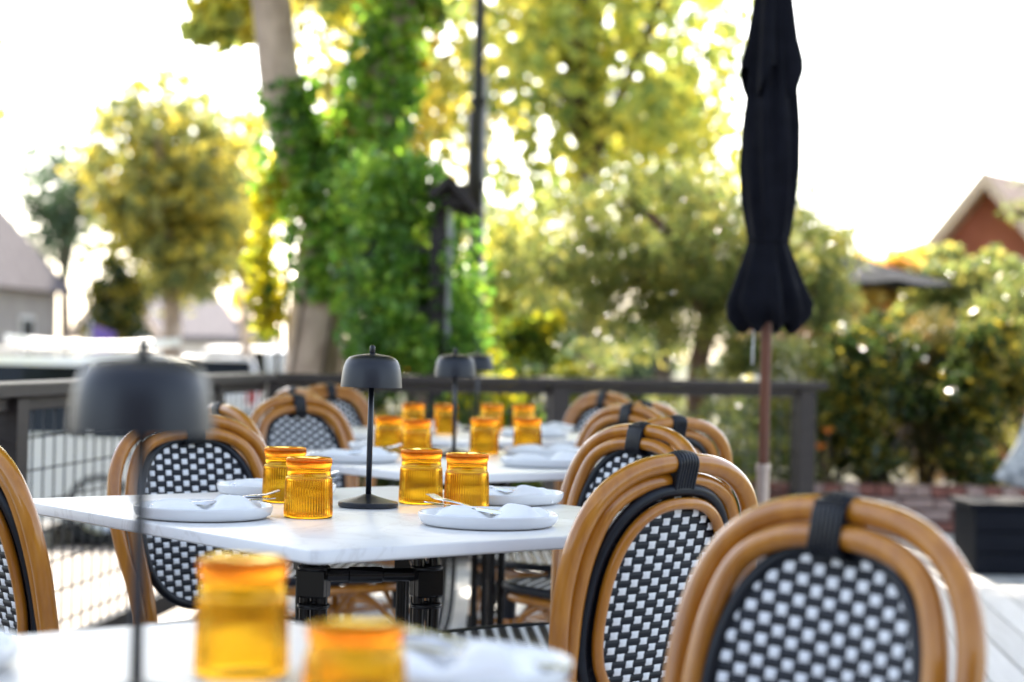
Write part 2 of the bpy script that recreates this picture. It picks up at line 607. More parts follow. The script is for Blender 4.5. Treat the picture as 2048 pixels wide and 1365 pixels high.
def shrub(name, label, base, r, n_clumps, per, clump_r, leaf, aspect, mat, group=None, cat='shrub', bark=None, zc=None, upward=False, stems=5):
    root = empty(name, base)
    tag(root, label, cat, group)
    cz = r[2] if zc is None else zc
    cc = ellipsoid_centers((0, 0, cz), r, n_clumps, 0.2)
    cc[:, 2] = np.maximum(cc[:, 2], 0.08)
    P, T = clump_points(cc, rng.uniform(0.6, 1.3, n_clumps) * clump_r, per)
    P[:, 2] = np.maximum(P[:, 2], 0.01)
    dirs = None
    if upward:
        dirs = np.stack([P[:, 0] * 0.6, P[:, 1] * 0.6, np.full(len(P), 0.9)], 1)
    put('foliage', leaves_mesh('foliage', P, leaf, aspect, mat, tint=T, dirs=dirs), root)
    mb = MB()
    for c in cc[:stems]:
        c = Vector(c)
        mb.tube(catmull([(c.x * 0.15, c.y * 0.15, 0), (c.x * 0.4, c.y * 0.4, c.z * 0.5), c], 4), [0.022 - 0.0018 * i for i in range(9)], 6)
    mb.obj('stem', bark or M['dark_bark'], root, smooth=True)
    return root


# ------------------------------------------------------------------ setting: ground, street, patio
STREET = -0.75
g = MB()
g.add([(-400, -60, STREET - 0.02), (400, -60, STREET - 0.02), (400, 800, STREET - 0.02), (-400, 800, STREET - 0.02)], [(0, 1, 2, 3)])
tag(g.obj('ground', M['ground']), 'dry bare ground reaching to the far trees', None, kind='structure')
g = MB()
g.add([(-60, -20, STREET), (1.2, -20, STREET), (-0.2, 34, STREET), (-60, 60, STREET)], [(0, 1, 2, 3)])
tag(g.obj('road', M['asphalt']), 'grey asphalt street with parked cars beyond the railing', None, kind='structure')
g = MB()
M_ = Matrix.Rotation(0, 3, 'Z')
for i in range(22):
    y0 = -2 + i * 0.82
    for j, (xa, xb) in enumerate(((-3.1, -2.45), (-2.44, -1.75), (-1.74, -0.9))):
        g.box(((xa + xb) / 2 - 0.9 + 0.02 * y0, y0, STREET + 0.06), (xb - xa, 0.81, 0.14))
side = g.obj('sidewalk', M['sidewalk'])
tag(side, 'sunlit pale concrete sidewalk between the railing and the street', None, kind='structure')
kb = MB()
kb.box((-4.1, 7, STREET + 0.06), (0.15, 22, 0.17))
tag(kb.obj('kerb', M['kerb']), 'pale concrete kerb along the street', None, kind='structure')

DECK_RZ = -math.atan(0.10)        # boards run with the street-side railing
slab = MB()
slab.add([(-1.85, -1.0, -0.05), (7, -1.0, -0.05), (8.0, 12.6, -0.05), (0.2, 12.6, -0.05), (-1.2, 8.95, -0.05),
          (-1.85, -1.0, -0.80), (7, -1.0, -0.80), (8.0, 12.6, -0.80), (0.2, 12.6, -0.80), (-1.2, 8.95, -0.80)],
         [(0, 1, 2, 3, 4), (0, 5, 6, 1), (1, 6, 7, 2), (2, 7, 8, 3), (3, 8, 9, 4), (4, 9, 5, 0)])
floor = slab.obj('patio_floor', M['mortar'])
tag(floor, 'patio floor of pale grey boards', None, kind='structure')
pm = {}
for ln in (2.4, 3.2, 3.6):
    pm[ln] = MB().box((0, 0, -0.018), (0.139, ln - 0.005, 0.03), bev=0.003).mesh('plank', M['plank'])
u = Vector((0.0995, 0.995, 0))
wv = Vector((0.995, -0.0995, 0))
def row_end(p):
    # a board ends at the crossing railing, or at the brick planter right of it
    k = 0.0
    while True:
        q = p + u * (k + 0.05)
        if q.x < 1.62 and q.y > 8.98 + (q.x + 1.15) * 0.391:
            return k
        if q.y > 11.72 or q.x > 4.6:
            return k
        k += 0.05


for i in range(-2, 36):
    p0_ = Vector((-1.42, 0, 0)) + wv * (i * 0.145)
    start = max(-0.4, (p0_.x - 0.9) * 2.4)
    end = row_end(p0_)
    s = start - random.choice((0.0, 0.5, 1.1))
    while s < end - 0.1:
        ln = random.choice((2.4, 3.2, 3.6))
        ln = min(ln, end - s)
        if end - s - ln < 0.35:
            ln = end - s
        key = round(ln, 2)
        if key not in pm:
            pm[key] = MB().box((0, 0, -0.018), (0.139, key - 0.005, 0.03), bev=0.003).mesh('plank', M['plank'])
        c = p0_ + u * (s + ln / 2)
        s += ln
        put('plank', pm[key], floor, loc=(c.x, c.y, random.uniform(-0.001, 0.001)), rot=(0, 0, DECK_RZ))

# ------------------------------------------------------------------ railings
def railing(name, label, A, B, posts, h=0.94, wire_to=0.06):
    A, B = Vector((*A, 0)), Vector((*B, 0))
    d = (B - A)
    ln = d.length
    d.normalize()
    rz = math.atan2(d.y, d.x)
    root = empty(name, A, rz)
    tag(root, label, 'railing', 'railings round the patio')
    MB().box((ln / 2, 0, h - 0.02), (ln + 0.14, 0.14, 0.04), bev=0.004).obj('top_board', M['rail'], root)
    MB().box((ln / 2, 0.0, h - 0.0625), (ln - 0.004, 0.045, 0.041), bev=0.003).obj('upper_rail', M['rail'], root)
    MB().box((ln / 2, 0.0, wire_to + 0.02), (ln - 0.1, 0.045, 0.07), bev=0.003).obj('lower_rail', M['rail'], root)
    pmesh = MB().box((0, 0, (h - 0.042) / 2), (0.095, 0.095, h - 0.044), bev=0.004).mesh('post', M['rail'])
    for t in posts:
        put('post', pmesh, root, loc=(t, 0.001, 0))
    w = MB()
    x = 0.1
    while x < ln:
        w.tube([(x, 0, wire_to + 0.05), (x, 0, h - 0.082)], 0.0034, 5)
        x += 0.1
    z = wire_to + 0.11
    while z < h - 0.1:
        w.tube([(0.03, 0.005, z), (ln - 0.03, 0.005, z)], 0.0034, 5)
        z += 0.1
    tag(w.obj('wire_mesh', M['wire'], root, smooth=True), kind='stuff')
    return root


COR = (-1.15, 8.86)
railing('railing', 'dark brown railing with wire mesh running along the street side at the left', (-1.93, 0.9), (-1.155, 8.79), (0.05, 2.35, 4.69, 7.02))
railing('railing', 'dark brown railing crossing behind the farthest table up to the square end post', (COR[0] + 0.03, COR[1] + 0.02), (1.56, 9.92), (0.02, 1.45, 2.84))

# ------------------------------------------------------------------ unseen building added behind the camera to hold back low sky light
blocker = empty('rear_light_blocker', (1.0, -7.5, 0))
tag(blocker, 'unseen brown timber front added behind the patio to block low light', 'light blocker')
MB().box((0, -2.0, 1.9), (13, 4.0, 5.3)).obj('wall', M['dark_wood'], blocker)
MB().box((0, -1.6, 4.64), (13.8, 5.6, 0.18)).obj('roof', M['shingle'], blocker)
for x in (-4.6, -2.2, 2.2, 4.6):
    f = MB().box((x, 0.03, 1.6), (1.7, 0.08, 1.6)).obj('window', M['rail'], blocker)
    MB().box((x, 0.077, 1.6), (1.5, 0.012, 1.4)).obj('pane', M['win'], f)
d_ = MB().box((0, 0.03, 1.1), (1.1, 0.08, 2.2)).obj('door', M['rail'], blocker)
MB().tube([(0.4, 0.11, 0.9), (0.4, 0.11, 1.2)], 0.015, 8).obj('handle', M['steel'], d_, smooth=True)

# ------------------------------------------------------------------ chair
CA, CB, CZ, CE = 0.153, 0.193, 0.662, 2.45     # backrest oval: half width, half height, centre, exponent


def BP(x, z, n=0.0):
    z = 0.45 + (z - 0.45) * 0.972
    y = -0.19 - (z - 0.45) * 0.235
    k = max(0.0, 1 - (x / 0.16) ** 2)
    return Vector((x, y - 0.014 * k + n, z))


def inside(x, z, k=1.0):
    return abs(x / (CA * k)) ** CE + abs((z - CZ) / (CB * k)) ** CE <= 1.0


def oval(k, n, m=48):
    out = []
    for i in range(m):
        t = 2 * PI * i / m
        c, s = math.cos(t), math.sin(t)
        x = CA * k * math.copysign(abs(c) ** (2 / CE), c)
        z = CZ + (CB - CA * (1 - k)) * math.copysign(abs(s) ** (2 / CE), s)
        out.append(BP(x, z, n))
    return out


def patch(mb, w, h, rise, place, rows=3, ridged=False):
    """a softly bulged strip piece; place(u, v, n) gives the point"""
    vs, fs = [], []
    k = rows + 1
    for j in range(k):
        for i in range(k):
            uu, vv = -0.5 + i / rows, -0.5 + j / rows
            if ridged:
                n = rise * (1 - (2 * vv) ** 2)
            else:
                n = rise * (1 - abs(2 * uu) ** 3) * (1 - abs(2 * vv) ** 4)
            vs.append(place(uu * w, vv * h, n))
    for j in range(rows):
        for i in range(rows):
            a = j * k + i
            fs.append((a, a + 1, a + k + 1, a + k))
    mb.add(vs, fs)


PX_, PZ_ = 0.0222, 0.0127


def back_cells(k):
    for j in range(-16, 17):
        for i in range(-8, 9):
            x, z = i * PX_, CZ + j * PZ_
            if inside(x, z, k):
                yield i, j, x, z


strand_mesh = None


def build_chair(single=None):
    """single: 'front' or 'back' builds the white pieces of that side of the backrest one by one"""
    global strand_mesh
    root = empty('bistro_chair')
    # ---- outer arch: both rear legs and the top, one bent tube
    half = [(0.188, 0.0), (0.176, 0.20), (0.166, 0.40), (0.176, 0.50), (0.201, 0.61), (0.211, 0.70), (0.200, 0.785), (0.163, 0.850), (0.095, 0.889)]
    pts = [(x, z) for x, z in half] + [(0.0, 0.900)] + [(-x, z) for x, z in reversed(half)]

    def back(x, z, n=0):
        if z >= 0.45:
            z = 0.45 + (z - 0.45) * 0.972
            return Vector((x, -0.19 - (z - 0.45) * 0.235 + n, z))
        return Vector((x, -0.19 - (0.45 - z) * 0.10 + n, z))
    o_pts = catmull([back(x, z, -0.004) for x, z in pts], 6)
    MB().tube(o_pts, 0.0160, 14).obj('outer_arch', M['rattan'], root, smooth=True)
    half = [(0.140, 0.405), (0.152, 0.50), (0.168, 0.61), (0.1735, 0.69), (0.164, 0.765), (0.136, 0.828), (0.079, 0.861)]
    pts = [(x, z) for x, z in half] + [(0.0, 0.8695)] + [(-x, z) for x, z in reversed(half)]
    MB().tube(catmull([back(x, z, 0.003) for x, z in pts], 6), 0.0150, 14).obj('inner_arch', M['rattan'], root, smooth=True)
    # ---- backrest panel with black strands
    pb = MB()
    ring = oval(0.985, 0.0)
    cen = BP(0, CZ)
    for sgn in (1, -1):
        b = len(pb.v)
        rings = []
        for k in (0.985, 0.7, 0.35):
            rg = []
            for p in oval(k, 0.0):
                q = Vector((p.x, 0, p.z))
                qq = BP(q.x, q.z, 0.0012 * sgn)
                rg.append(qq)
            rings.append(rg)
        vs = [p for rg in rings for p in rg] + [BP(0, CZ, 0.0012 * sgn)]
        m = 48
        fs = []
        for r_ in range(2):
            for i in range(m):
                j = (i + 1) % m
                f = (r_ * m + i, r_ * m + j, (r_ + 1) * m + j, (r_ + 1) * m + i)
                fs.append(f if sgn < 0 else f[::-1])
        for i in range(m):
            f = (2 * m + i, 2 * m + (i + 1) % m, 3 * m)
            fs.append(f if sgn < 0 else f[::-1])
        pb.add(vs, fs)
        lim = 0.985 if sgn > 0 else 0.86
        for i, j, x, z in back_cells(lim):
            if (i + j) % 2 != 0:
                patch(pb, PX_ * 1.32, PZ_ * 0.95, 0.0032, lambda uu, vv, n, x=x, z=z, s=sgn: BP(x + uu * s, z + vv, s * (0.0013 + n)), ridged=True)
    panel = pb.obj('backrest', M['black_weave'], root, smooth=True)
    MB().tube(oval(1.0, 0.0, 64), 0.0105, 10, closed=True).obj('piping', M['black_weave'], panel, smooth=True)
    MB().tube([p + Vector((0, -0.012, 0)) for p in oval(0.855, 0.0, 64)], 0.0098, 10, closed=True).obj('ring', M['rattan'], panel, smooth=True)
    # ---- white strands
    w0, h0 = 0.0156, 0.0124
    if strand_mesh is None:
        sm = MB()
        patch(sm, w0, h0, 0.0022, lambda uu, vv, n: Vector((uu, n, vv)))
        strand_mesh = sm.mesh('white_strand', M['white_weave'], smooth=True)
    for sgn, nm, lim in ((1, 'front', 0.985), (-1, 'back', 0.845)):
        wm = MB()
        for i, j, x, z in back_cells(lim):
            if (i + j) % 2 == 0:
                if single == nm:
                    p = BP(x, z, sgn * 0.0032)
                    tx = math.atan(0.235) if sgn > 0 else -math.atan(0.235)
                    p = p + Vector((random.uniform(-.0006, .0006), 0, random.uniform(-.0005, .0005)))
                    so = put('white_strand', strand_mesh, panel, loc=p, rot=(math.atan(0.235), 0, math.atan(0.028 * x / 0.0256) if sgn > 0 else PI + math.atan(0.028 * x / 0.0256)))
                    so.scale = (random.uniform(0.93, 1.06), 1, random.uniform(0.94, 1.06))
                    if sgn < 0:
                        so.rotation_euler = (-math.atan(0.235), 0, PI + math.atan(0.028 * x / 0.0256))
                else:
                    x, z = x + random.uniform(-.0006, .0006), z + random.uniform(-.0005, .0005)
                    patch(wm, w0, h0, 0.0022, lambda uu, vv, n, x=x, z=z, s=sgn: BP(x + uu * s, z + vv, s * (0.0032 + n)), rows=3)
        if wm.v:
            tag(wm.obj('white_weave', M['white_weave'], panel, smooth=True), kind='stuff')
    # ---- wrap at the top of the arches
    wrap = MB()
    wrap.box(back(0, 0.882, -0.0005), (0.040, 0.034, 0.060))
    wo = wrap.obj('wrap_band', M['black_weave'], root)
    loop = []
    for i in range(20):
        t = 2 * PI * i / 20
        cz = 0.8985 if math.sin(t) >= 0 else 0.8665
        z = cz + 0.0195 * math.sin(t)
        nn = 0.0205 * math.cos(t) - 0.0005
        loop.append(back(0, z, nn))
    smesh = MB().tube(loop, 0.0037, 6, closed=True).mesh('strand', M['black_weave'], smooth=True)
    for k in range(7):
        put('strand', smesh, wo, loc=((k - 3) * 0.0066, 0, -0.00035 * (k - 3) ** 2))
    # ---- seat
    sp = []
    for (x, y) in ((0.0, 0.225), (0.13, 0.218), (0.195, 0.17), (0.205, 0.05), (0.195, -0.09), (0.165, -0.17), (0.09, -0.192), (0.0, -0.195)):
        sp.append((x, y))
    sp = sp + [(-x, y) for (x, y) in reversed(sp[1:-1])]
    outl = catmull([(x, y, 0.4250) for x, y in sp], 4, closed=True)
    sb = MB()
    nO = len(outl)
    vs = [Vector((p.x * 0.985, p.y * 0.985 + 0.0002, 0.4295)) for p in outl] + [Vector((p.x * 0.985, p.y * 0.985, 0.4180)) for p in outl]
    sb.add(vs, [tuple(range(nO - 1, -1, -1)), tuple(range(nO, 2 * nO))])

    def in_seat(x, y, g_=0.012):
        w_ = 0.205 - 0.045 * max(0, -y) / 0.19 - g_
        if y > 0.12: w_ -= 0.6 * (y - 0.12)
        return abs(x) < w_ and -0.19 + g_ < y < 0.225 - g_
    ww = MB()
    for j in range(-10, 12):
        for i in range(-8, 9):
            x, y = i * 0.0255, j * 0.0200
            if not in_seat(x, y): continue
            if (i + j) % 2:
                patch(sb, 0.0330, 0.0190, 0.0036, lambda uu, vv, n, x=x, y=y: Vector((x + uu, y + vv, 0.4297 + n)), ridged=True)
            else:
                patch(ww, 0.0165, 0.0165, 0.0030, lambda uu, vv, n, x=x, y=y: Vector((x + uu, y + vv, 0.4312 + n)))
    seat = sb.obj('seat', M['black_weave'], root, smooth=True)
    MB().tube([p + Vector((0, 0, 0)) for p in outl], 0.0125, 10, closed=True).obj('rim', M['black_weave'], seat, smooth=True)
    tag(ww.obj('white_weave', M['white_weave'], seat, smooth=True), kind='stuff')
    MB().tube([Vector((p.x * 0.95, p.y * 0.95, 0.3960)) for p in outl], 0.0125, 10, closed=True).obj('seat_frame', M['rattan'], root, smooth=True)
    # ---- legs, wraps, stretchers
    for s in (1, -1):
        leg = MB().tube([(s * 0.178, 0.175, 0.408), (s * 0.183, 0.187, 0.22), (s * 0.188, 0.197, 0.0)], 0.0145, 12).obj('front_leg', M['rattan'], root, smooth=True)
        MB().tube([(s * 0.1785, 0.176, 0.410), (s * 0.1798, 0.1795, 0.335)], 0.0178, 12).obj('wrap', M['black_weave'], leg, smooth=True, angle=40)
        MB().tube([(s * 0.1825, 0.186, 0.245), (s * 0.1837, 0.1882, 0.195)], 0.0178, 12).obj('wrap', M['black_weave'], leg, smooth=True, angle=40)
        MB().tube([(s * 0.183, 0.187, 0.22), (s * 0.177, -0.205, 0.22)], 0.010, 10).obj('stretcher', M['rattan'], root, smooth=True)
        MB().tube(catmull([(s * 0.181, 0.182, 0.275), (s * 0.180, 0.10, 0.355), (s * 0.178, 0.02, 0.386)], 5), 0.0085, 8).obj('brace', M['rattan'], root, smooth=True)
        MB().tube(catmull([(s * 0.176, -0.20, 0.265), (s * 0.177, -0.12, 0.355), (s * 0.178, -0.04, 0.386)], 5), 0.0085, 8).obj('brace', M['rattan'], root, smooth=True)
        MB().tube(catmull([(s * 0.180, 0.186, 0.275), (s * 0.10, 0.196, 0.355), (s * 0.03, 0.203, 0.386)], 5), 0.0085, 8).obj('brace', M['rattan'], root, smooth=True)
    MB().tube([(0.180, 0.0, 0.219), (-0.180, 0.0, 0.219)], 0.010, 10).obj('stretcher', M['rattan'], root, smooth=True)
    return root


TA = Vector((0.776, 0.631, 0))       # table sides run along these two directions
TB = Vector((-0.631, 0.776, 0))
FACE = {'FR': TB, 'BR': -TA, 'LB': -TB, 'FL': TA}


def seat_chair(o, side, top, label, jit=0.0):
    f = FACE[side]
    rz = math.atan2(-f.x, f.y) + R(jit)
    fd = Vector((-math.sin(rz), math.cos(rz), 0))
    o.location = Vector((top[0], top[1], 0)) + fd * 0.30
    o.rotation_euler = (0, 0, rz)
    tag(o, label, 'chair', 'rattan bistro chairs round the tables')


plain = build_chair()
seat_chair(plain, 'FL', (-0.952, 3.31), 'rattan chair cut off by the left edge, drawn up to the sharp middle table', 0)
c = build_chair('back')
seat_chair(c, 'FR', (0.280, 3.07), 'rattan chair seen from behind, at the near right side of the sharp middle table', 2)
c = build_chair('front')
seat_chair(c, 'LB', (-0.745, 4.42), 'rattan chair seen through the blurred lamp, at the far left of the middle table', -1)
c = build_chair('front')
seat_chair(c, 'BR', (0.385, 2.185), 'large blurred rattan chair at the lower right corner, back panel facing the camera', 1)
for side, top, label, jit in (
    ('BR', (0.305, 4.36), 'rattan chair partly hidden behind the near right one at the middle table', 2),
    ('FR', (0.430, 4.90), 'rattan chair with sun glowing through its arch, near right of the third table', -4),
    ('BR', (0.385, 6.06), 'rattan chair right of the third table, between two other chair backs', 1),
    ('LB', (-0.717, 6.33), 'rattan chair at the left of the third table, round checked back in full view', 3),
    ('FL', (-0.800, 5.22), 'rattan chair seen edge on, just right of the large blurred lamp shade', -4),
    ('FL', (-0.858, 7.54), 'rattan chair of the farthest table whose arch peeps out above the one in front', 0),
    ('LB', (-0.800, 8.33), 'rattan chair nearest the railing corner at the left of the farthest table', 0),
    ('BR', (0.397, 7.95), 'rattan chair at the far right of the farthest table, close to the crossing rail', 2),
    ('FR', (0.455, 6.45), 'small dark backed rattan chair half hidden at the near right of the farthest table', 0),
):
    seat_chair(copy_tree(plain), side, top, label, jit)

# ------------------------------------------------------------------ tables
TZ = 0.75


def build_table():
    root = empty('bistro_table')
    sa, sb_, th, cr = 0.945 / 2, 1.085 / 2, 0.022, 0.022
    outl = []
    for (cx, cy_, a0) in ((sa - cr, sb_ - cr, 0), (-sa + cr, sb_ - cr, 90), (-sa + cr, -sb_ + cr, 180), (sa - cr, -sb_ + cr, 270)):
        for k in range(5):
            t = R(a0 + 22.5 * k)
            outl.append((cx + cr * math.cos(t), cy_ + cr * math.sin(t)))
    n = len(outl)
    tm = MB()
    rings = []
    for (ins, z) in ((0.003, TZ - th), (0.0, TZ - th + 0.003), (0.0, TZ - 0.004), (0.0012, TZ - 0.0012), (0.004, TZ)):
        rings.append([(x - math.copysign(ins, x), y - math.copysign(ins, y), z) for x, y in outl])
    vs = [p for r_ in rings for p in r_]
    fs = [tuple(range(n - 1, -1, -1)), tuple(4 * n + i for i in range(n))]
    for r_ in range(4):
        for i in range(n):
            j = (i + 1) % n
            fs.append((r_ * n + i, r_ * n + j, (r_ + 1) * n + j, (r_ + 1) * n + i))
    tm.add(vs, fs)
    tm.obj('table_top', M['stone'], root, smooth=True, angle=35)
    # folding pedestal: two pairs of columns, a bar between each pair, feet
    cols = [(-0.20, -0.13), (-0.02, -0.225), (0.20, 0.13), (0.02, 0.225)]
    for k, (x, y) in enumerate(cols):
        d = Vector((x, y, 0)).normalized()
        leg = MB()
        for off in (-0.016, 0.016):
            px_, py_ = x - d.y * off, y + d.x * off
            leg.tube(catmull([(px_ * 0.93, py_ * 0.93, TZ - th - 0.004), (px_, py_, 0.66), (px_, py_, 0.25), (px_ + d.x * 0.05, py_ + d.y * 0.05, 0.07), (px_ + d.x * 0.16, py_ + d.y * 0.16, 0.016)], 5), 0.0108, 12)
        lo = leg.obj('leg', M['table_base'], root, smooth=True)
        for z in (0.70, 0.668, 0.60):
            MB().lathe([(0.027, z - 0.004), (0.0295, z - 0.002), (0.0295, z + 0.002), (0.027, z + 0.004)], 20, (x, y, 0)).obj('collar', M['table_base'], lo, smooth=True)
        MB().box((x, y, 0.640), (0.030, 0.052, 0.052), rz=math.atan2(y, x), bev=0.004).obj('bracket', M['table_base'], lo)
    for (a, b) in ((0, 1), (2, 3), (1, 2), (3, 0)):
        A, B = Vector((*cols[a], 0.655)), Vector((*cols[b], 0.655))
        MB().tube([A, A.lerp(B, 0.3), A.lerp(B, 0.31), A.lerp(B, 0.6), A.lerp(B, 0.61), B], [0.012, 0.012, 0.0145, 0.0145, 0.012, 0.012], 12).obj('cross_bar', M['table_base'], root, smooth=True, angle=40)
    MB().box((0, 0, TZ - th - 0.014), (0.42, 0.42, 0.02), rz=0.5, bev=0.003).obj('top_plate', M['table_base'], root)
    return root


CEN = {1: Vector((-0.305, 1.485, 0)), 2: Vector((-0.272, 3.625, 0)), 3: Vector((-0.155, 5.43, 0)), 4: Vector((-0.14, 7.22, 0))}
TROT = math.atan2(TA.y, TA.x)
tb = build_table()
for k, label in ((2, 'white stone top bistro table, the sharp one in the middle holding four tumblers'),
                 (1, 'white table blurred in the foreground along the bottom edge'),
                 (3, 'white table directly behind the sharp one, partly sunlit'),
                 (4, 'white table farthest back, close to the crossing railing')):
    t = tb if k == 2 else copy_tree(tb)
    t.location = CEN[k]
    t.rotation_euler = (0, 0, TROT)
    tag(t, label, 'table', 'bistro tables in a row')

# ------------------------------------------------------------------ table lamps
def build_lamp():
    root = empty('table_lamp')
    MB().lathe([(0, 0.0), (0.056, 0.0), (0.0585, 0.0015), (0.059, 0.004), (0.059, 0.0085), (0.0575, 0.0105), (0.045, 0.0135), (0.02, 0.0205), (0.0065, 0.0255), (0, 0.0258)], 56).obj('base', M['lamp'], root, smooth=True, angle=35)
    MB().tube([(0, 0, 0.024), (0, 0, 0.262)], 0.0056, 16).obj('pole', M['lamp'], root, smooth=True)
    prof = [(0.0605, 0.235), (0.0603, 0.240), (0.0592, 0.253), (0.0572, 0.268), (0.0545, 0.279), (0.0505, 0.2875), (0.0445, 0.2935), (0.036, 0.297), (0.022, 0.2995), (0.008, 0.3015), (0, 0.302)]
    inner = [(0, 0.2990), (0.022, 0.2965), (0.036, 0.2940), (0.0435, 0.2908), (0.0495, 0.2850), (0.0532, 0.277), (0.0558, 0.267), (0.0578, 0.252), (0.0588, 0.240), (0.059, 0.235), (0.0605, 0.235)]
    MB().lathe(inner + prof[1:], 64).obj('shade', M['lamp'], root, smooth=True, angle=60)
    MB().lathe([(0.0042, 0.3005), (0.0055, 0.303), (0.0056, 0.312), (0.0048, 0.3155), (0.0025, 0.3175), (0, 0.318)], 20).obj('finial', M['lamp'], root, smooth=True)
    return root


lamp = build_lamp()
for k, (p, label, tilt) in enumerate((
        ((-0.276, 3.735), 'sharp black table lamp with domed shade on the middle table', 0.4),
        ((-0.310, 1.60), 'large blurred black lamp in the left foreground', 0.0),
        ((-0.163, 5.56), 'black lamp with a sunlit shade top on the third table', -0.5),
        ((-0.130, 7.40), 'farthest black lamp, half hidden behind another lamp shade', 0.0))):
    o = lamp if k == 0 else copy_tree(lamp)
    o.location = (p[0], p[1], TZ + 0.0005)
    o.rotation_euler = (0, R(tilt), R(30 * k))
    tag(o, label, 'lamp', 'black table lamps')

# ------------------------------------------------------------------ tumblers
def build_glass():
    m = MB()
    a = 0.0009
    prof = [(0.0428, 0.0), (0.0440, 0.0012), (0.0441, 0.006, a * 0.3), (0.0439, 0.012, a), (0.0434, 0.03, a), (0.0428, 0.05, a), (0.0422, 0.064, a), (0.0419, 0.0705, a * 0.8), (0.0416, 0.0735, a * 0.3),
            (0.0404, 0.0748, 0.0), (0.0398, 0.0765, a * 0.2), (0.0396, 0.085, a * 0.25), (0.0397, 0.0935, a * 0.3), (0.0402, 0.0955, a), (0.0411, 0.0985, a), (0.0412, 0.1055, a), (0.0406, 0.1085, a * 0.4),
            (0.0385, 0.110), (0.034, 0.1092), (0.020, 0.1068), (0, 0.1062)]
    inner = [(0, 0.0925), (0.020, 0.0925), (0.032, 0.0915), (0.0352, 0.089), (0.0364, 0.084), (0.0368, 0.076), (0.0380, 0.072), (0.0386, 0.066), (0.0394, 0.045), (0.0403, 0.02), (0.0408, 0.004), (0.0416, 0.0004), (0.0428, 0.0)]
    m.lathe(inner[:-1] + prof, 216, rib=54)
    me = m.mesh('tumbler', M['amber'], smooth=True)
    fix_normals(me)
    return me


gm = build_glass()
glasses = [
    ((-0.450, 3.815), 1, 'amber ribbed tumbler on the middle table, half hidden behind the front left one'),
    ((-0.366, 3.475), 1, 'sharpest amber ribbed tumbler, front left on the middle table'),
    ((-0.178, 3.847), 1, 'amber ribbed tumbler just right of the sharp black lamp'),
    ((-0.083, 3.735), 1, 'amber ribbed tumbler behind the fork plate at the right of the middle table'),
    ((-0.365, 5.72), 1, 'amber tumbler at the left end of the third table, left of the lamp pole'),
    ((-0.270, 5.50), 1, 'amber tumbler rising behind the tumbler beside the sharp lamp, on the third table'),
    ((-0.078, 5.76), 1, 'amber tumbler just right of the second lamp pole on the third table'),
    ((0.054, 5.84), 1, 'amber tumbler at the right end of the third table, beside the sunlit plate'),
    ((-0.365, 7.14), 1, 'farthest left amber tumbler, peeping over the glasses of the third table'),
    ((-0.243, 7.12), 1, 'amber tumbler behind the second lamp pole on the farthest table'),
    ((-0.070, 7.25), 1, 'amber tumbler on the farthest table under the half hidden lamp'),
    ((0.050, 7.30), 1, 'farthest right amber tumbler, near the railing'),
    ((-0.250, 1.80), 1, 'tall blurred amber tumbler in the foreground at the bottom edge'),
    ((-0.128, 1.62), 0.68, 'short blurred amber tumbler cut off by the bottom edge'),
]
for k, (p, sz, label) in enumerate(glasses):
    o = put('tumbler', gm, None, loc=(p[0], p[1], TZ + 0.0006), rot=(0, 0, R(37 * k)))
    o.scale = (1, 1, sz)
    tag(o, label, 'glass', 'amber tumblers on the tables')

# ------------------------------------------------------------------ place settings
plate_mesh = MB().lathe([(0, 0.004), (0.085, 0.0042), (0.108, 0.005), (0.1165, 0.0085), (0.1198, 0.0145), (0.1208, 0.0215), (0.1218, 0.0228), (0.1235, 0.0232), (0.1248, 0.0225), (0.1252, 0.021), (0.1240, 0.013), (0.1205, 0.006), (0.113, 0.0015), (0.100, 0.0), (0, 0.0)], 72).mesh('plate', M['plate'], smooth=True)


def napkin_mesh(seed):
    r_ = random.Random(seed)
    nx, ny = 44, 20
    top = []
    ph = [r_.uniform(0, 6) for _ in range(6)]
    peak = r_.uniform(0.020, 0.025)

    def h(u, v):      # u along -1..1, v across -1..1
        lobeL = math.exp(-((u + 0.52) / 0.46) ** 4) * 0.018
        lobeR = math.exp(-((u - 0.55) / 0.42) ** 4) * peak * (1 + 0.25 * math.sin(3.2 * v + 5 * u))
        waist = 0.006
        z = waist + (lobeL + lobeR) * (1 - 0.55 * v ** 4)
        z += 0.0014 * math.sin(6 * u + 3.0 * v + ph[0]) * (1 - v * v) + 0.0007 * math.sin(9 * v + 3 * u + ph[1])
        if v > 0.1 + 0.15 * math.sin(2 * u + ph[3]):
            z += 0.0035
        return max(z, 0.0025)
    mb = MB()
    vs, fs = [], []
    for layer in (1, 0):
        for j in range(ny + 1):
            for i in range(nx + 1):
                u_, v_ = -1 + 2 * i / nx, -1 + 2 * j / ny
                w_ = 0.050 * (0.72 + 0.28 * abs(u_) ** 1.2) * (1 + 0.05 * math.sin(5 * u_ + ph[4]))
                x = 0.098 * u_ * (1 + 0.04 * math.sin(6 * v_ + ph[5]))
                vs.append((x, w_ * v_, 0.0052 + (h(u_, v_) if layer else 0.0)))
    S = (nx + 1) * (ny + 1)
    for j in range(ny):
        for i in range(nx):
            a = j * (nx + 1) + i
            fs.append((a, a + 1, a + nx + 2, a + nx + 1))
            fs.append((S + a, S + a + nx + 1, S + a + nx + 2, S + a + 1))
    edge = [i for i in range(nx + 1)] + [j * (nx + 1) + nx for j in range(1, ny + 1)] + [ny * (nx + 1) + i for i in range(nx - 1, -1, -1)] + [j * (nx + 1) for j in range(ny - 1, 0, -1)]
    for a, b in zip(edge, edge[1:] + edge[:1]):
        fs.append((a, S + a, S + b, b))
    mb.add(vs, fs)
    return mb.mesh('napkin', M['cloth'], smooth=True, angle=60)


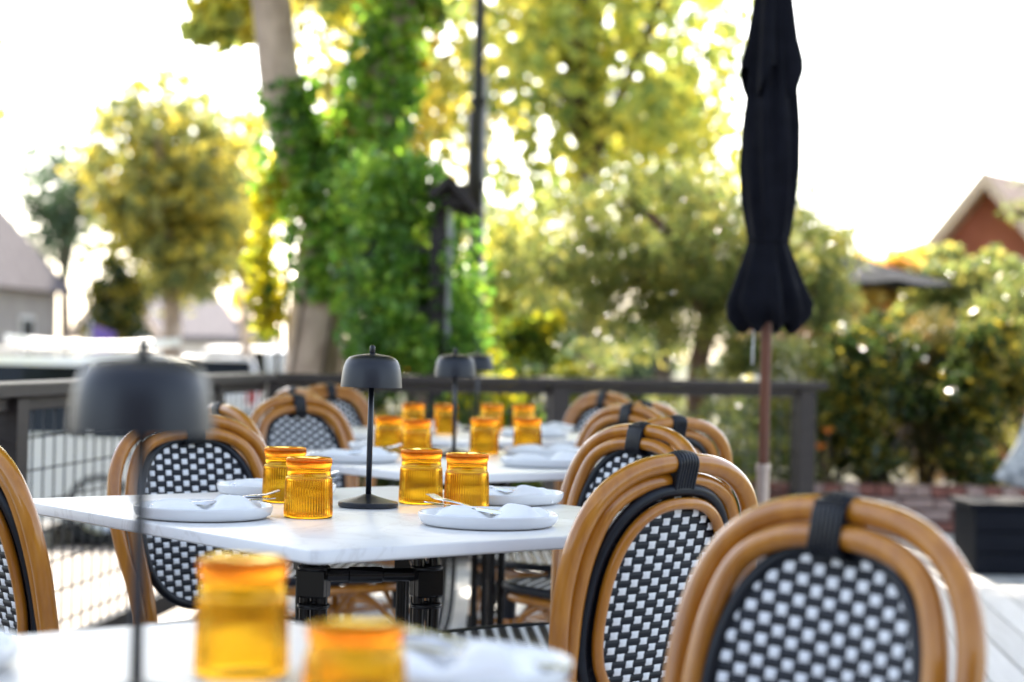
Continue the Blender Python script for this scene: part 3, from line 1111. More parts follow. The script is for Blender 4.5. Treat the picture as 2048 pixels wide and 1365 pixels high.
def strip(mb, pts, widths, th):
    """flat bar along pts (x, z), width across y"""
    vs, fs = [], []
    for (x, z), w_ in zip(pts, widths):
        vs += [(x, -w_ / 2, z), (x, w_ / 2, z), (x, w_ / 2 * 0.8, z + th), (x, -w_ / 2 * 0.8, z + th)]
    n = len(pts)
    for i in range(n - 1):
        for k in range(4):
            l = (k + 1) % 4
            fs.append((i * 4 + k, i * 4 + l, i * 4 + 4 + l, i * 4 + 4 + k))
    fs.append((3, 2, 1, 0))
    fs.append(tuple((n - 1) * 4 + k for k in range(4)))
    mb.add(vs, fs)


def fork_parts():
    root = empty('fork')
    hm = MB()
    strip(hm, [(-0.095, 0.0), (-0.06, 0.001), (-0.01, 0.003), (0.030, 0.0055), (0.050, 0.006), (0.062, 0.0055)], [0.018, 0.016, 0.010, 0.007, 0.016, 0.0225], 0.0022)
    hm.obj('handle', M['steel'], root, smooth=True, angle=50)
    tm = MB()
    strip(tm, [(0.0, 0.0), (0.020, -0.001), (0.045, 0.004)], [0.0036, 0.0032, 0.0016], 0.0018)
    me = tm.mesh('tine', M['steel'], smooth=True, angle=50)
    for k in range(4):
        put('tine', me, root, loc=(0.060, (k - 1.5) * 0.0061, 0.0056))
    return root


def knife_parts():
    root = empty('knife')
    m1 = MB()
    strip(m1, [(-0.11, 0), (-0.10, 0), (-0.02, 0.0), (0.005, 0.0)], [0.012, 0.017, 0.012, 0.010], 0.005)
    m1.obj('handle', M['steel'], root, smooth=True, angle=50)
    m2 = MB()
    strip(m2, [(0.003, 0.0016), (0.02, 0.0016), (0.075, 0.0014), (0.10, 0.0012), (0.112, 0.0012)], [0.012, 0.017, 0.018, 0.013, 0.003], 0.0014)
    bl = m2.obj('blade', M['steel'], root, smooth=True, angle=50)
    return root


forkT, knifeT = fork_parts(), knife_parts()
used = {'fork': False, 'knife': False}


def cutlery(kind, loc, rz, pitch, label):
    T_ = forkT if kind == 'fork' else knifeT
    o = T_ if not used[kind] else copy_tree(T_)
    used[kind] = True
    o.location = loc
    o.rotation_euler = Euler((0, -pitch, rz))
    tag(o, label, kind, 'cutlery laid on the napkins')


nap = [napkin_mesh(i) for i in range(4)]
settings = [
    # plate centre, napkin turn, cutlery (fork turn, knife turn), where it is
    ((-0.551, 3.435), 8, 'left', (14, 10), 'at the front left of the middle table'),
    ((-0.489, 4.00), 5, 'b', (28, 20), 'at the far left of the middle table'),
    ((-0.036, 3.395), -10, 'right', (141, 152), 'at the front right of the middle table'),
    ((-0.012, 3.92), -4, 'd', (150, 158), 'at the far right of the middle table'),
    ((-0.430, 5.24), 6, '', (20, 14), 'at the front left of the third table'),
    ((-0.370, 5.84), 2, '', None, 'at the back left of the third table'),
    ((0.100, 5.20), -6, '', None, 'in the sun at the front right of the third table'),
    ((0.105, 5.74), 3, '', None, 'at the far right of the third table'),
    ((-0.40, 7.05), 6, '', None, 'at the front left of the farthest table'),
    ((-0.33, 7.62), -5, '', None, 'at the back left of the farthest table'),
    ((0.09, 6.98), 12, '', None, 'at the front right of the farthest table'),
    ((0.13, 7.54), -8, '', None, 'at the back right of the farthest table'),
    ((-0.062, 1.775), -15, '', (150, 160), 'blurred at the bottom right of the foreground table'),
    ((-0.588, 1.80), 10, '', None, 'blurred at the lower left corner of the picture'),
]
for k, (p, rz, nm, cut, where) in enumerate(settings):
    o = put('plate', plate_mesh, None, loc=(p[0], p[1], TZ + 0.0006), rot=(0, 0, R(20 * k)))
    tag(o, 'white low rimmed plate ' + where, 'plate', 'white plates on the tables')
    o = put('napkin', nap[k % 4], None, loc=(p[0] + 0.004, p[1] - 0.012, TZ + 0.0008), rot=(0, 0, R(rz)))
    tag(o, 'folded white napkin, plate ' + where, 'napkin', 'white napkins on the plates')
    if cut:
        fx = 0.030 if nm in ('left', 'b', '') else -0.030
        cutlery('fork', (p[0] + fx, p[1] + 0.030, TZ + 0.0245), R(cut[0]), R(7), 'steel fork on the napkin ' + where)
        cutlery('knife', (p[0] + fx * 0.6, p[1] - 0.004, TZ + 0.0265), R(cut[1]), R(4), 'steel knife on the napkin ' + where)

# ------------------------------------------------------------------ closed parasol
def closed_umbrella():
    base = at(1527, 900, 6.6)
    X = base.x
    root = empty('closed_umbrella', (X, 6.6, 0))
    tag(root, 'closed black parasol on a brown pole beside the chairs', 'umbrella')
    MB().tube([(0, 0, 0.45), (0.004, 0, 1.5), (0.008, 0, 2.72)], 0.0185, 16).obj('pole', M['pole_wood'], root, smooth=True)
    MB().lathe([(0.0225, 0.06), (0.0225, 0.665), (0.026, 0.668), (0.026, 0.690), (0.0195, 0.692)], 24).obj('sleeve', M['alu'], root, smooth=True, angle=40)
    MB().lathe([(0, 0.0), (0.25, 0.0), (0.255, 0.008), (0.255, 0.045), (0.245, 0.058), (0.05, 0.072), (0.024, 0.075)], 40).obj('base', M['bench'], root, smooth=True, angle=40)
    # folded canopy: a pleated skirt with a tie, and the shorter top flounce over it
    def skirt(prof, folds, ph, seg=160):
        vs, fs = [], []
        for (z, r, amp, twist, hem) in prof:
            for k in range(seg):
                t = 2 * PI * k / seg
                w_ = math.sin(folds * (t + twist) + ph) + 0.45 * math.sin((folds * 2 - 3) * t + 1.3 * ph) * 0.7 + 0.3 * math.sin(3 * t + ph)
                rr = r * (1 + amp * w_)
                vs.append((rr * math.cos(t) + 0.0028 * (z - 0.45), rr * math.sin(t), z + hem * math.sin(folds * t + ph + 1.2)))
        n = len(prof)
        for i in range(n - 1):
            for k in range(seg):
                l = (k + 1) % seg
                fs.append((i * seg + k, i * seg + l, (i + 1) * seg + l, (i + 1) * seg + k))
        return MB().add(vs, fs)
    prof = [(1.170, 0.085, 0.20, 0.0, 0.014), (1.172, 0.102, 0.20, 0.0, 0.030), (1.200, 0.124, 0.20, 0.0, 0.026), (1.245, 0.131, 0.17, 0.02, 0.012), (1.30, 0.117, 0.12, 0.05, 0), (1.38, 0.090, 0.11, 0.10, 0), (1.435, 0.073, 0.08, 0.16, 0),
            (1.467, 0.066, 0.06, 0.19, 0), (1.51, 0.074, 0.08, 0.22, 0), (1.60, 0.088, 0.10, 0.30, 0), (1.72, 0.096, 0.11, 0.40, 0), (1.86, 0.094, 0.11, 0.50, 0), (1.98, 0.085, 0.11, 0.56, 0), (2.10, 0.074, 0.11, 0.60, 0), (2.30, 0.056, 0.1, 0.62, 0), (2.55, 0.036, 0.08, 0.62, 0), (2.70, 0.022, 0.03, 0.62, 0)]
    skirt(prof, 8, 0.7).obj('canopy', M['navy_cloth'], root, smooth=True)
    prof = [(2.010, 0.096, 0.24, 0.5, 0.055), (2.06, 0.097, 0.22, 0.52, 0.035), (2.16, 0.083, 0.18, 0.56, 0.008), (2.30, 0.068, 0.11, 0.6, 0), (2.50, 0.046, 0.08, 0.62, 0), (2.72, 0.024, 0.03, 0.62, 0)]
    skirt(prof, 5, 2.1).obj('flounce', M['navy_cloth'], root, smooth=True)
    MB().tube([(0.070 * math.cos(2 * PI * k / 24) + 0.003, 0.070 * math.sin(2 * PI * k / 24), 1.470 + 0.006 * math.sin(2 * PI * k / 24)) for k in range(24)], 0.006, 8, closed=True).obj('tie_strap', M['navy_cloth'], root, smooth=True)
    MB().lathe([(0.018, 2.70), (0.026, 2.72), (0.020, 2.76), (0, 2.775)], 16, (0.008, 0, 0)).obj('finial', M['dark_wood'], root, smooth=True)
    MB().tube([(-0.045, -0.03, 1.17), (-0.047, -0.03, 1.09), (-0.048, -0.03, 1.035)], 0.003, 6).obj('cord', M['trimwhite'], root, smooth=True)
    return root


closed_umbrella()

# ------------------------------------------------------------------ brick planter with its plants, bench and pillow
pl0 = Vector((1.35, 11.75, 0))
planter = empty('brick_planter', pl0)
tag(planter, 'low red brick planter wall under the dense shrubs at the right', 'planter')
MB().box((1.9, 0.115, 0.111), (3.72, 0.08, 0.218)).obj('mortar_core', M['mortar'], planter)
MB().box((1.9, 1.06, 0.10), (3.7, 1.80, 0.2)).obj('soil', M['soil'], planter)
bm_ = [MB().box((0, 0, 0), (0.2, 0.1, 0.062), bev=0.004).mesh('brick', M[k]) for k in ('brick', 'brick', 'brick_pale')]
for r_ in range(3):
    for i in range(17):
        b_ = put('brick', random.choice(bm_), planter, loc=(0.12 + i * 0.211 + (0.105 if r_ % 2 else 0), 0.055 + random.uniform(-.003, .003), 0.033 + r_ * 0.072), rot=(0, 0, random.uniform(-.01, .01)))
for i in range(33):
    put('brick', random.choice(bm_), planter, loc=(0.10 + i * 0.1105, 0.09, 0.253), rot=(0, 0, PI / 2 + random.uniform(-.015, .015)))

bench = empty('storage_bench', (2.31, 9.47, 0))
tag(bench, 'dark navy wooden box bench at the right edge holding a pillow', 'bench')
MB().box((0.75, 0.25, 0.165), (1.46, 0.46, 0.33), bev=0.004).obj('box', M['bench'], bench)
bp_ = MB().box((0, 0, 0), (1.52, 0.098, 0.026), bev=0.003).mesh('plank', M['bench'])
for k in range(5):
    put('plank', bp_, bench, loc=(0.75, 0.045 + k * 0.103, 0.345))
fp_ = MB().box((0, 0, 0), (1.455, 0.014, 0.10), bev=0.003).mesh('board', M['bench'])
for k in range(3):
    put('board', fp_, bench, loc=(0.75, 0.0105, 0.057 + k * 0.106))


def pillow(c, label):
    n = 18
    vs, fs = [], []
    for s in (1, -1):
        for j in range(n + 1):
            for i in range(n + 1):
                u_, v_ = -1 + 2 * i / n, -1 + 2 * j / n
                t = (1 - abs(u_) ** 2.6) * (1 - abs(v_) ** 2.6)
                pin = 1 - 0.10 * (1 - abs(u_)) * abs(v_) ** 3
                pin2 = 1 - 0.10 * (1 - abs(v_)) * abs(u_) ** 3
                vs.append((0.21 * u_ * pin2, s * 0.075 * max(t, 0) ** 0.6, 0.21 * v_ * pin))
    S = (n + 1) ** 2
    for j in range(n):
        for i in range(n):
            a = j * (n + 1) + i
            fs.append((a, a + 1, a + n + 2, a + n + 1))
            fs.append((S + a, S + a + n + 1, S + a + n + 2, S + a + 1))
    m = MB()
    m.add(vs, fs)
    o = m.obj('pillow', M['pillow'], None, smooth=True)
    o.location = c
    o.rotation_euler = (R(-14), R(24), R(-18))
    tag(o, label, 'pillow')


pillow((2.775, 9.76, 0.565), 'grey and white patterned pillow leaning on the dark bench')

S_ = 'shrubs packed in the brick planter'
for px_, Y, r, kind, label in (
    (1650, 12.6, (0.42, 0.42, 0.50), 'olive', 'grey green fine leaved shrub just right of the railing end post'),
    (1745, 12.3, (0.36, 0.36, 0.60), 'dark', 'dark upright shrub behind the left end of the brick wall'),
    (1850, 12.7, (0.42, 0.40, 0.62), 'grass', 'brown tinged feathery shrub in the middle of the brick planter'),
    (1960, 12.35, (0.36, 0.34, 0.62), 'dark', 'dark leafy shrub rising behind the bench'),
    (2050, 12.8, (0.46, 0.42, 0.78), 'olive', 'tall grey green shrub at the right edge above the pillow'),
):
    x = at(px_, 700, Y).x
    if kind == 'grass':
        shrub('shrub', label, (x, Y, 0.2), r, 46, 110, 0.18, 0.15, 0.075, L['grass'], S_, upward=True)
    elif kind == 'olive':
        shrub('shrub', label, (x, Y, 0.2), r, 60, 85, 0.16, 0.075, 0.22, L['olive'], S_, upward=True)
    else:
        shrub('shrub', label, (x, Y, 0.2), r, 50, 100, 0.17, 0.085, 0.38, L['dark'], S_)
for px_, py_, label in ((1640, 900, 'orange flower low beside the railing end post'), (1655, 868, 'second orange flower just above and right of the lowest one')):
    p = at(px_, py_, 11.95)
    r0 = empty('flower', (p.x, p.y, 0.21))
    tag(r0, label, 'flower', 'orange flowers by the end post')
    MB().tube([(0, 0, 0), (0.01, 0, (p.z - 0.21) * 0.6), (0, -0.01, p.z - 0.21)], 0.004, 6).obj('stem', M['dark_bark'], r0, smooth=True)
    pm_ = MB()
    pm_.add([(0, 0, 0), (0.018, 0.03, 0.01), (0, 0.065, 0.004), (-0.018, 0.03, 0.01)], [(0, 1, 2), (0, 2, 3)])
    pmesh = pm_.mesh('petal', M['petal'])
    for k in range(9):
        put('petal', pmesh, r0, loc=(0, -0.01, p.z - 0.21), rot=(R(35), 0, 2 * PI * k / 9))

# ------------------------------------------------------------------ ivy-clad plane tree, trellis, tall pole
def ivy_points(path, radii, n, spread, bias=None):
    path = [Vector(p) for p in path]
    seg = [(a - b).length for a, b in zip(path, path[1:])]
    cum = np.concatenate([[0], np.cumsum(seg)])
    t = rng.beta(1.0, 1.35, n) * cum[-1]
    out = np.zeros((n, 3))
    for k in range(n):
        i = min(int(np.searchsorted(cum, t[k]) - 1), len(seg) - 1)
        i = max(i, 0)
        f = (t[k] - cum[i]) / seg[i]
        p = path[i].lerp(path[i + 1], f)
        d = (path[i + 1] - path[i]).normalized()
        q = Vector(rng.normal(size=3))
        q -= d * q.dot(d)
        q.normalize()
        if bias is not None and q.dot(bias) < -0.25 and rng.random() < 0.92:
            q = -q
        rr = radii[i] * (1 - f) + radii[i + 1] * f
        out[k] = p + q * (rr + spread * rng.random() ** 1.6)
    return out


TY = 13.0
tbase = Vector((at(605, 700, TY).x, TY, STREET))
ivy_tree = empty('ivy_tree', tbase)
tag(ivy_tree, 'pale barked forked plane tree with ivy climbing both its limbs', 'tree')
j1, j2 = at(640, 560, TY), at(660, 430, TY)
lim_l = [at(655, 450, TY), at(594, 310, TY - .1), at(560, 160, TY - .2), at(540, -20, TY - .3), at(505, -200, TY - .5), at(470, -420, TY - 1.0)]
lim_r = [at(665, 450, TY), at(722, 320, TY), at(770, 160, TY + .1), at(812, -20, TY + .1), at(850, -230, TY - .2), at(880, -480, TY - .9)]
tp = catmull([tbase, tbase.lerp(j1, 0.5), j1, j2], 6)
tmb = MB()
tmb.tube([p - tbase for p in tp], [0.22 - 0.003 * i for i in range(len(tp))], 14)
ll, lr = catmull(lim_l, 5), catmull(lim_r, 5)
tmb.tube([p - tbase for p in ll], [0.165 - 0.0022 * i for i in range(len(ll))], 12)
tmb.tube([p - tbase for p in lr], [0.150 - 0.0022 * i for i in range(len(lr))], 12)
# upper boughs spreading over the patio, above the frame
boughs = []
for k in range(20):
    s = (ll if k % 2 else lr)[-1 - (k % 4)]
    e = Vector((rng.uniform(-5.5, 4.5), rng.uniform(5.0, 16.0), rng.uniform(5.0, 8.6)))
    md = s.lerp(e, 0.5) + Vector((0, 0, 0.5))
    lp = catmull([s, md, e], 5)
    tmb.tube([p - tbase for p in lp], [0.10 - 0.0085 * i for i in range(len(lp))], 7)
    boughs += lp[4:]
tmb.obj('trunk', M['bark'], ivy_tree, smooth=True)
# overhead crown
NC = 430
cc = np.stack([rng.uniform(-6.0, 4.6, NC), rng.uniform(4.2, 16.5, NC), rng.uniform(4.9, 8.8, NC)], 1)
cc = cc[((cc[:, 0] + 0.7) / 5.6) ** 2 + ((cc[:, 1] - 10.3) / 6.6) ** 2 < 1]
cc = np.concatenate([cc, np.stack([rng.uniform(-2.4, 1.2, 70), rng.uniform(7.2, 12.0, 70), rng.uniform(5.6, 7.4, 70)], 1)])  # extra unseen clumps added in the sun's path to shade the nearer tables
P, T = clump_points(cc, rng.uniform(0.5, 1.0, len(cc)), 150, 0.6)
low = np.array([at(px, py, TY + dy) for px, py, dy in ((440, 20, .2), (480, 50, .1), (420, 60, .3), (500, 10, 0), (640, -30, .3), (700, 10, .6), (860, 20, .2))])
P2, T2 = clump_points(low, [0.22] * len(low), 40, 0.8)
P = np.concatenate([P, P2])
T = np.concatenate([T, T2])
put('crown', leaves_mesh('crown', P - np.asarray(tbase), 0.20, 0.8, L['plane'], tint=T), ivy_tree)
# ivy, growing on the trunk: its own plant
ivy = empty('climbing_ivy', tbase)
tag(ivy, 'dense green ivy wrapping the forked tree from the fork down', 'ivy')
right = Vector((1, -0.3, 0))
pts = [ivy_points(lr[0:18], [0.14] * 18, 2400, 0.17),
       ivy_points(ll[0:11], [0.15] * 10 + [0.14], 1000, 0.10, right),
       ivy_points(tp[11:], [0.20] * len(tp[11:]), 900, 0.18, right)]
mass = [at(px, py, TY - d) for px, py, d in ((612, 380, .2), (690, 440, .3), (735, 385, .2), (690, 480, .3), (720, 520, .35), (790, 470, .5), (625, 440, .2), (780, 580, .6), (755, 620, .4), (740, 560, .3), (575, 345, .1), (720, 290, .2), (810, 640, .7), (775, 690, .5), (840, 560, .8), (770, 420, .5), (735, 680, .4), (840, 700, .9))]
P3, _ = clump_points(mass, rng.uniform(0.16, 0.32, len(mass)), 165, 1.1)
pts.append(P3)
P = np.concatenate(pts)
nz = np.sin(P[:, 0] * 7.0) * np.cos(P[:, 2] * 6.0) * 0.25
put('foliage', leaves_mesh('foliage', P - np.asarray(tbase), 0.085, 0.85, L['ivy'], up=0.1, tint=0.50 + nz + rng.normal(size=len(P)) * 0.2), ivy)
yl = [at(px, py, TY - .1) for px, py in ((535, 400), (530, 470), (525, 530), (545, 590), (535, 640), (555, 350), (520, 600))]
P4, T4 = clump_points(yl, [0.13] * len(yl), 60, 1.3)
put('backlit_tint_foliage', leaves_mesh('backlit_tint_foliage', P4 - np.asarray(tbase), 0.09, 0.8, L['lime'], tint=T4 + 0.3), ivy)  # backlight on the ivy's left edge, put into the leaf colour
mb = MB()
for k in range(7):
    a = R(50 * k)
    mb.tube(catmull([p - tbase + Vector((0.25 * math.cos(a + i * 0.25), 0.25 * math.sin(a + i * 0.25), 0)) for i, p in enumerate(tp[::3] + [tp[-1]])], 3), 0.012, 6)
mb.obj('stem', M['dark_bark'], ivy, smooth=True)

# trellis arch
QY = 11.9
q0 = at(885, 700, QY)
arch = empty('garden_arch', (q0.x, QY, STREET))
tag(arch, 'dark brown timber garden arch overgrown with vines beside the ivy tree', 'garden arch')


def lp(px, py, dy=0.0):
    return at(px, py, QY + dy) - Vector((q0.x, QY, STREET))


def beam(nm, A, B, w_, h_, mat=M['dark_wood']):
    A, B = Vector(A), Vector(B)
    d = (B - A).normalized()
    up = Vector((0, 0, 1)) if abs(d.z) < 0.9 else Vector((0, 1, 0))
    s = d.cross(up).normalized()
    u2 = s.cross(d)
    vs = [P_ + s * (a * w_ / 2) + u2 * (b * h_ / 2) for P_ in (A, B) for a, b in ((-1, -1), (1, -1), (1, 1), (-1, 1))]
    m = MB()
    m.add(vs, [(3, 2, 1, 0), (4, 5, 6, 7), (0, 1, 5, 4), (1, 2, 6, 5), (2, 3, 7, 6), (3, 0, 4, 7)])
    return m.obj(nm, mat, arch)


for px_, dy in ((880, 0), (748, 0), (905, 0.9), (760, 0.9)):
    top = lp(px_, 386, dy)
    beam('post', (top.x, top.y, 0.0), top, 0.10, 0.10)
beam('beam', lp(725, 380, -0.06), lp(925, 380, -0.06), 0.045, 0.07)
beam('beam', lp(735, 380, 0.96), lp(930, 380, 0.96), 0.045, 0.07)
for k in range(4):
    x0 = lp(745 + 52 * k, 368, -0.18)
    x1 = lp(748 + 52 * k, 368, 1.1)
    beam('rafter', x0, (x0.x + 0.03, x1.y, x0.z), 0.035, 0.05)
beam('brace', lp(893, 400, -0.075), lp(948, 425, -0.075), 0.04, 0.09)
beam('roof_board', lp(903, 366, -0.08), lp(958, 428, -0.08), 0.55, 0.045)
beam('roof_board', lp(906, 362, -0.08), lp(862, 398, -0.08), 0.55, 0.045)
beam('ridge_board', lp(870, 392, -0.20), lp(938, 392, -0.20), 0.03, 0.13)
beam('batten', lp(895, 700, -0.07), lp(903, 400, -0.07), 0.03, 0.03, M['pole_grey'])
for k in range(2):
    beam('lattice_bar', lp(752, 500 + 120 * k, 0.0), lp(878, 500 + 120 * k, 0.0), 0.03, 0.035)
vine = empty('climbing_vine', (q0.x, QY, STREET))
tag(vine, 'dark leafy vine growing through the timber garden arch', 'vine')
vc = [at(px, py, QY + d) for px, py, d in ((740, 372, -.22), (775, 368, -.22), (810, 372, -.22), (842, 378, -.2), (790, 500, -.2), (775, 590, -.25), (800, 650, -.25), (835, 690, -.2), (750, 690, -.2), (735, 420, -.25), (925, 560, -.1), (920, 680, -.1), (730, 620, -.2), (725, 540, -.2), (760, 430, .2), (790, 480, .4), (830, 440, .1), (850, 520, .3), (800, 560, .2), (760, 600, .3), (860, 600, .2), (820, 650, .2), (770, 680, .2), (870, 690, .3), (915, 560, .5), (920, 640, .4), (905, 470, .6), (720, 400, .2), (780, 380, .3), (850, 372, .2), (905, 700, .2), (940, 690, .4), (700, 360, .4), (745, 520, .1), (840, 740, .1), (760, 760, .1), (900, 760, .2))]
P5, T5 = clump_points(vc, rng.uniform(0.12, 0.24, len(vc)), 130, 1.2)
put('foliage', leaves_mesh('foliage', P5 - np.array([q0.x, QY, STREET]), 0.075, 0.7, L['ivy'], up=0.1, tint=T5 * 0.75), vine)
mb = MB()
for px_ in (770, 820, 860):
    p0, p1, p2 = lp(px_, 760, 0.1), lp(px_ + 15, 560, 0.12), lp(px_ - 10, 400, 0.15)
    mb.tube(catmull([(p0.x, p0.y, 0), p0, p1, p2], 5), 0.014, 6)
mb.obj('stem', M['dark_bark'], vine, smooth=True)

# tall pole
p0 = at(946, 700, 17)
pole = empty('street_pole', (p0.x, 17, STREET))
tag(pole, 'tall dark street pole rising behind the garden arch', 'street pole')
MB().tube([(0, 0, 0), (0, 0, 7.5)], [0.062, 0.042], 14).obj('shaft', M['pole_steel'], pole, smooth=True)
MB().tube([(0.055, 0.03, 0), (0.055, 0.03, 4.3)], 0.03, 10).obj('conduit', M['pole_grey'], pole, smooth=True)
MB().tube([(-0.015, -0.03, 2.9), (-0.015, -0.03, 3.95)], 0.075, 14).obj('junction_box', M['pole_steel'], pole, smooth=True)
for z in (2.75, 3.3, 4.05):
    MB().lathe([(0.085, z - 0.03), (0.09, z), (0.085, z + 0.03)], 16, (0.0, 0, 0)).obj('collar', M['pole_steel'], pole, smooth=True)
MB().tube(catmull([(0, 0, 7.4), (0, -0.4, 7.8), (0, -1.2, 7.9)], 5), 0.035, 8).obj('arm', M['pole_steel'], pole, smooth=True)
MB().box((0, -1.4, 7.88), (0.2, 0.5, 0.09), bev=0.02).obj('lamp_head', M['pole_steel'], pole)

# ------------------------------------------------------------------ trees
TG = 'trees beyond the patio'
# olive-like tree in the middle distance
b = at(1400, 740, 13.4)
gapf = lambda c: abs(c[0] - 1.0) < 0.16 and abs(c[2] - 2.02) < 0.12
tree('fine_leaved_tree', 'grey green fine leaved tree with reddish trunk left of the closed parasol', (b.x, 13.4, STREET), [at(1395, 760, 13.4), at(1425, 640, 13.4), at(1405, 540, 13.4)], 0.085,
     at(1335, 530, 13.4), (1.10, 0.8, 0.70), 230, 95, 0.21, 0.085, 0.2, L['olive'], M['red_bark'], TG, hollow=0.1, gap=gapf)
b = at(1650, 740, 14.0)
tree('fine_leaved_tree', 'fine leaved tree right behind the closed parasol, lower than its neighbour', (b.x, 14.0, STREET), [at(1650, 700, 14), at(1640, 600, 14)], 0.06,
     at(1612, 560, 14.0), (0.40, 0.5, 0.70), 80, 90, 0.19, 0.085, 0.22, L['olive'], M['red_bark'], TG, hollow=0.1)
# sunlit plane trees behind
b = at(1180, 740, 25)
tree('plane_tree', 'large sunlit yellow green plane tree filling the top centre right', (b.x, 25, STREET), [at(1190, 500, 25), at(1170, 250, 25), at(1150, 50, 25)], 0.22,
     at(1180, 60, 25), (2.05, 2.2, 3.0), 250, 17, 0.68, 0.21, 0.8, L['plane'], M['dark_bark'], TG, hollow=0.15, tips=16)
b = at(850, 740, 27)
tree('plane_tree', 'bright yellow plane tree glowing behind the fork of the ivy tree', (b.x, 27, STREET), [at(840, 500, 27), at(800, 250, 27), at(790, 50, 27)], 0.2,
     at(800, 80, 27), (1.7, 2.0, 3.4), 200, 16, 0.66, 0.21, 0.8, L['yellow'], M['dark_bark'], TG, hollow=0.2, tips=14, tint_shift=0.2)
b = at(1010, 740, 30)
tree('plane_tree', 'lower yellow green tree seen between the garden arch and the fine leaved tree', (b.x, 30, STREET), [at(1010, 640, 30), at(1020, 560, 30)], 0.14,
     at(1040, 560, 30), (0.95, 1.2, 1.25), 90, 20, 0.44, 0.2, 0.8, L['plane'], M['dark_bark'], TG, hollow=0.15)
b = at(1330, 740, 27)
tree('plane_tree', 'yellow green tree showing through gaps above the fine leaved tree', (b.x, 27, STREET), [at(1330, 600, 27), at(1340, 450, 27)], 0.14,
     at(1340, 330, 27), (0.95, 1.2, 1.6), 90, 18, 0.44, 0.2, 0.8, L['plane'], M['dark_bark'], TG, hollow=0.15)
b = at(340, 740, 38)
tree('yellow_tree', 'rounded yellow tree over the parked cars at the left', (b.x, 38, STREET), [at(345, 640, 38), at(335, 500, 38), at(330, 400, 38)], 0.22,
     at(335, 375, 38), (1.70, 1.7, 2.4), 230, 24, 0.60, 0.24, 0.8, L['yellow'], M['bark'], TG, hollow=0.1, tips=14)
b = at(500, 740, 41)
tree('yellow_tree', 'slim pale yellow tree left of the ivy tree trunk', (b.x, 41, STREET), [at(490, 600, 41), at(485, 450, 41)], 0.14,
     at(490, 420, 41), (0.75, 1.0, 2.3), 80, 22, 0.46, 0.24, 0.8, L['yellow'], M['bark'], TG, hollow=0.1, tint_shift=0.15)
b = at(135, 740, 46)
tree('bluish_tree', 'loose bluish green tree above the grey house roof', (b.x, 46, STREET), [at(130, 600, 46), at(125, 480, 46)], 0.16,
     at(125, 400, 46), (1.1, 1.2, 1.6), 64, 30, 0.6, 0.22, 0.6, L['bluegreen'], M['dark_bark'], TG, hollow=0.1)
b = at(238, 740, 36)
tree('dark_tree', 'small dark tree between the two grey roofs at the left', (b.x, 36, STREET), [at(238, 680, 36), at(235, 620, 36)], 0.12,
     at(232, 610, 36), (0.42, 0.6, 0.85), 45, 60, 0.34, 0.18, 0.6, L['dark'], M['dark_bark'], TG, hollow=0.1)
b = at(-260, 740, 17)
tree('street_tree', 'tree whose leaves hang in at the upper left corner', (b.x, 17, STREET), [at(-270, 400, 17), at(-230, 100, 17)], 0.14,
     at(-165, 80, 17), (0.90, 0.9, 1.8), 120, 26, 0.32, 0.13, 0.7, L['plane'], M['bark'], TG, hollow=0.1)
# near twigs at the right edge
b = at(2330, 740, 12.5)
tree('fine_leaved_tree', 'slender tree whose twigs reach in at the right edge', (b.x, 12.5, 0.2), [at(2320, 600, 12.5), at(2270, 420, 12.5)], 0.05,
     at(2235, 385, 12.5), (0.72, 0.4, 0.55), 60, 42, 0.12, 0.07, 0.2, L['olive'], M['dark_bark'], TG, hollow=0.2, tips=24)
# shrubs along the back railing and below the trees
G2 = 'shrubs behind the back railing'
for px_, Y, r, mat, label in (
    (700, 11.6, (0.34, 0.34, 0.62), 'dark', 'dark green shrub at the foot of the ivy tree'),
    (830, 11.2, (0.36, 0.3, 0.58), 'dark', 'dark shrub behind the third table lamp'),
    (975, 11.5, (0.30, 0.3, 0.74), 'lime', 'yellow leaved shrub glowing in the sun right of the lamps'),
    (1060, 12.6, (0.40, 0.3, 0.90), 'lime', 'bright lime green shrub between garden arch and fine leaved tree'),
    (1150, 11.5, (0.36, 0.3, 0.62), 'olive', 'low olive shrub under the fine leaved tree, left part'),
    (1235, 14.8, (0.55, 0.4, 0.95), 'olive', 'tall olive shrub further back between two tree trunks'),
    (1290, 11.7, (0.40, 0.3, 0.66), 'dark', 'dark shrub behind the chairs on the right of the tables'),
    (1430, 11.5, (0.38, 0.3, 0.60), 'olive', 'low olive shrub behind the closed parasol pole'),
    (1490, 12.9, (0.42, 0.3, 0.90), 'olive', 'olive shrub seen to either side of the brown parasol pole'),
    (1390, 15.2, (0.60, 0.4, 0.85), 'olive', 'rear olive shrub filling the gap beside the reddish trunk'),
    (1560, 12.2, (0.34, 0.3, 0.66), 'olive', 'olive shrub behind the square end post'),
):
    x = at(px_, 700, Y).x
    shrub('shrub', label, (x, Y, STREET + 0.30), r, 44, 90, 0.16, 0.085 if mat != 'olive' else 0.08, 0.6 if mat != 'olive' else 0.24, L[mat], G2, zc=r[2] * 0.95)
bed = MB().box((0.75, 12.6, STREET + 0.14), (4.3, 3.2, 0.32)).obj('planting_bed', M['soil'])
tag(bed, 'dark soil bed behind the back railing', None, kind='structure')
gr = rng.uniform(size=(9000, 3)) * np.array([4.2, 3.1, 0.05]) + np.array([-1.35, 11.05, STREET + 0.30])
tag(put('ground_cover', leaves_mesh('ground_cover', gr, 0.11, 0.35, L['lime'], up=0.0)), 'low green ground cover in the soil bed', 'ground cover', kind='stuff')
far = []
for k in range(60):
    far.append((rng.uniform(-8, 30), rng.uniform(62, 75), STREET + rng.uniform(0.8, 3.6)))
P6, T6 = clump_points(far, rng.uniform(1.2, 2.1, 60), 240, 0.8)
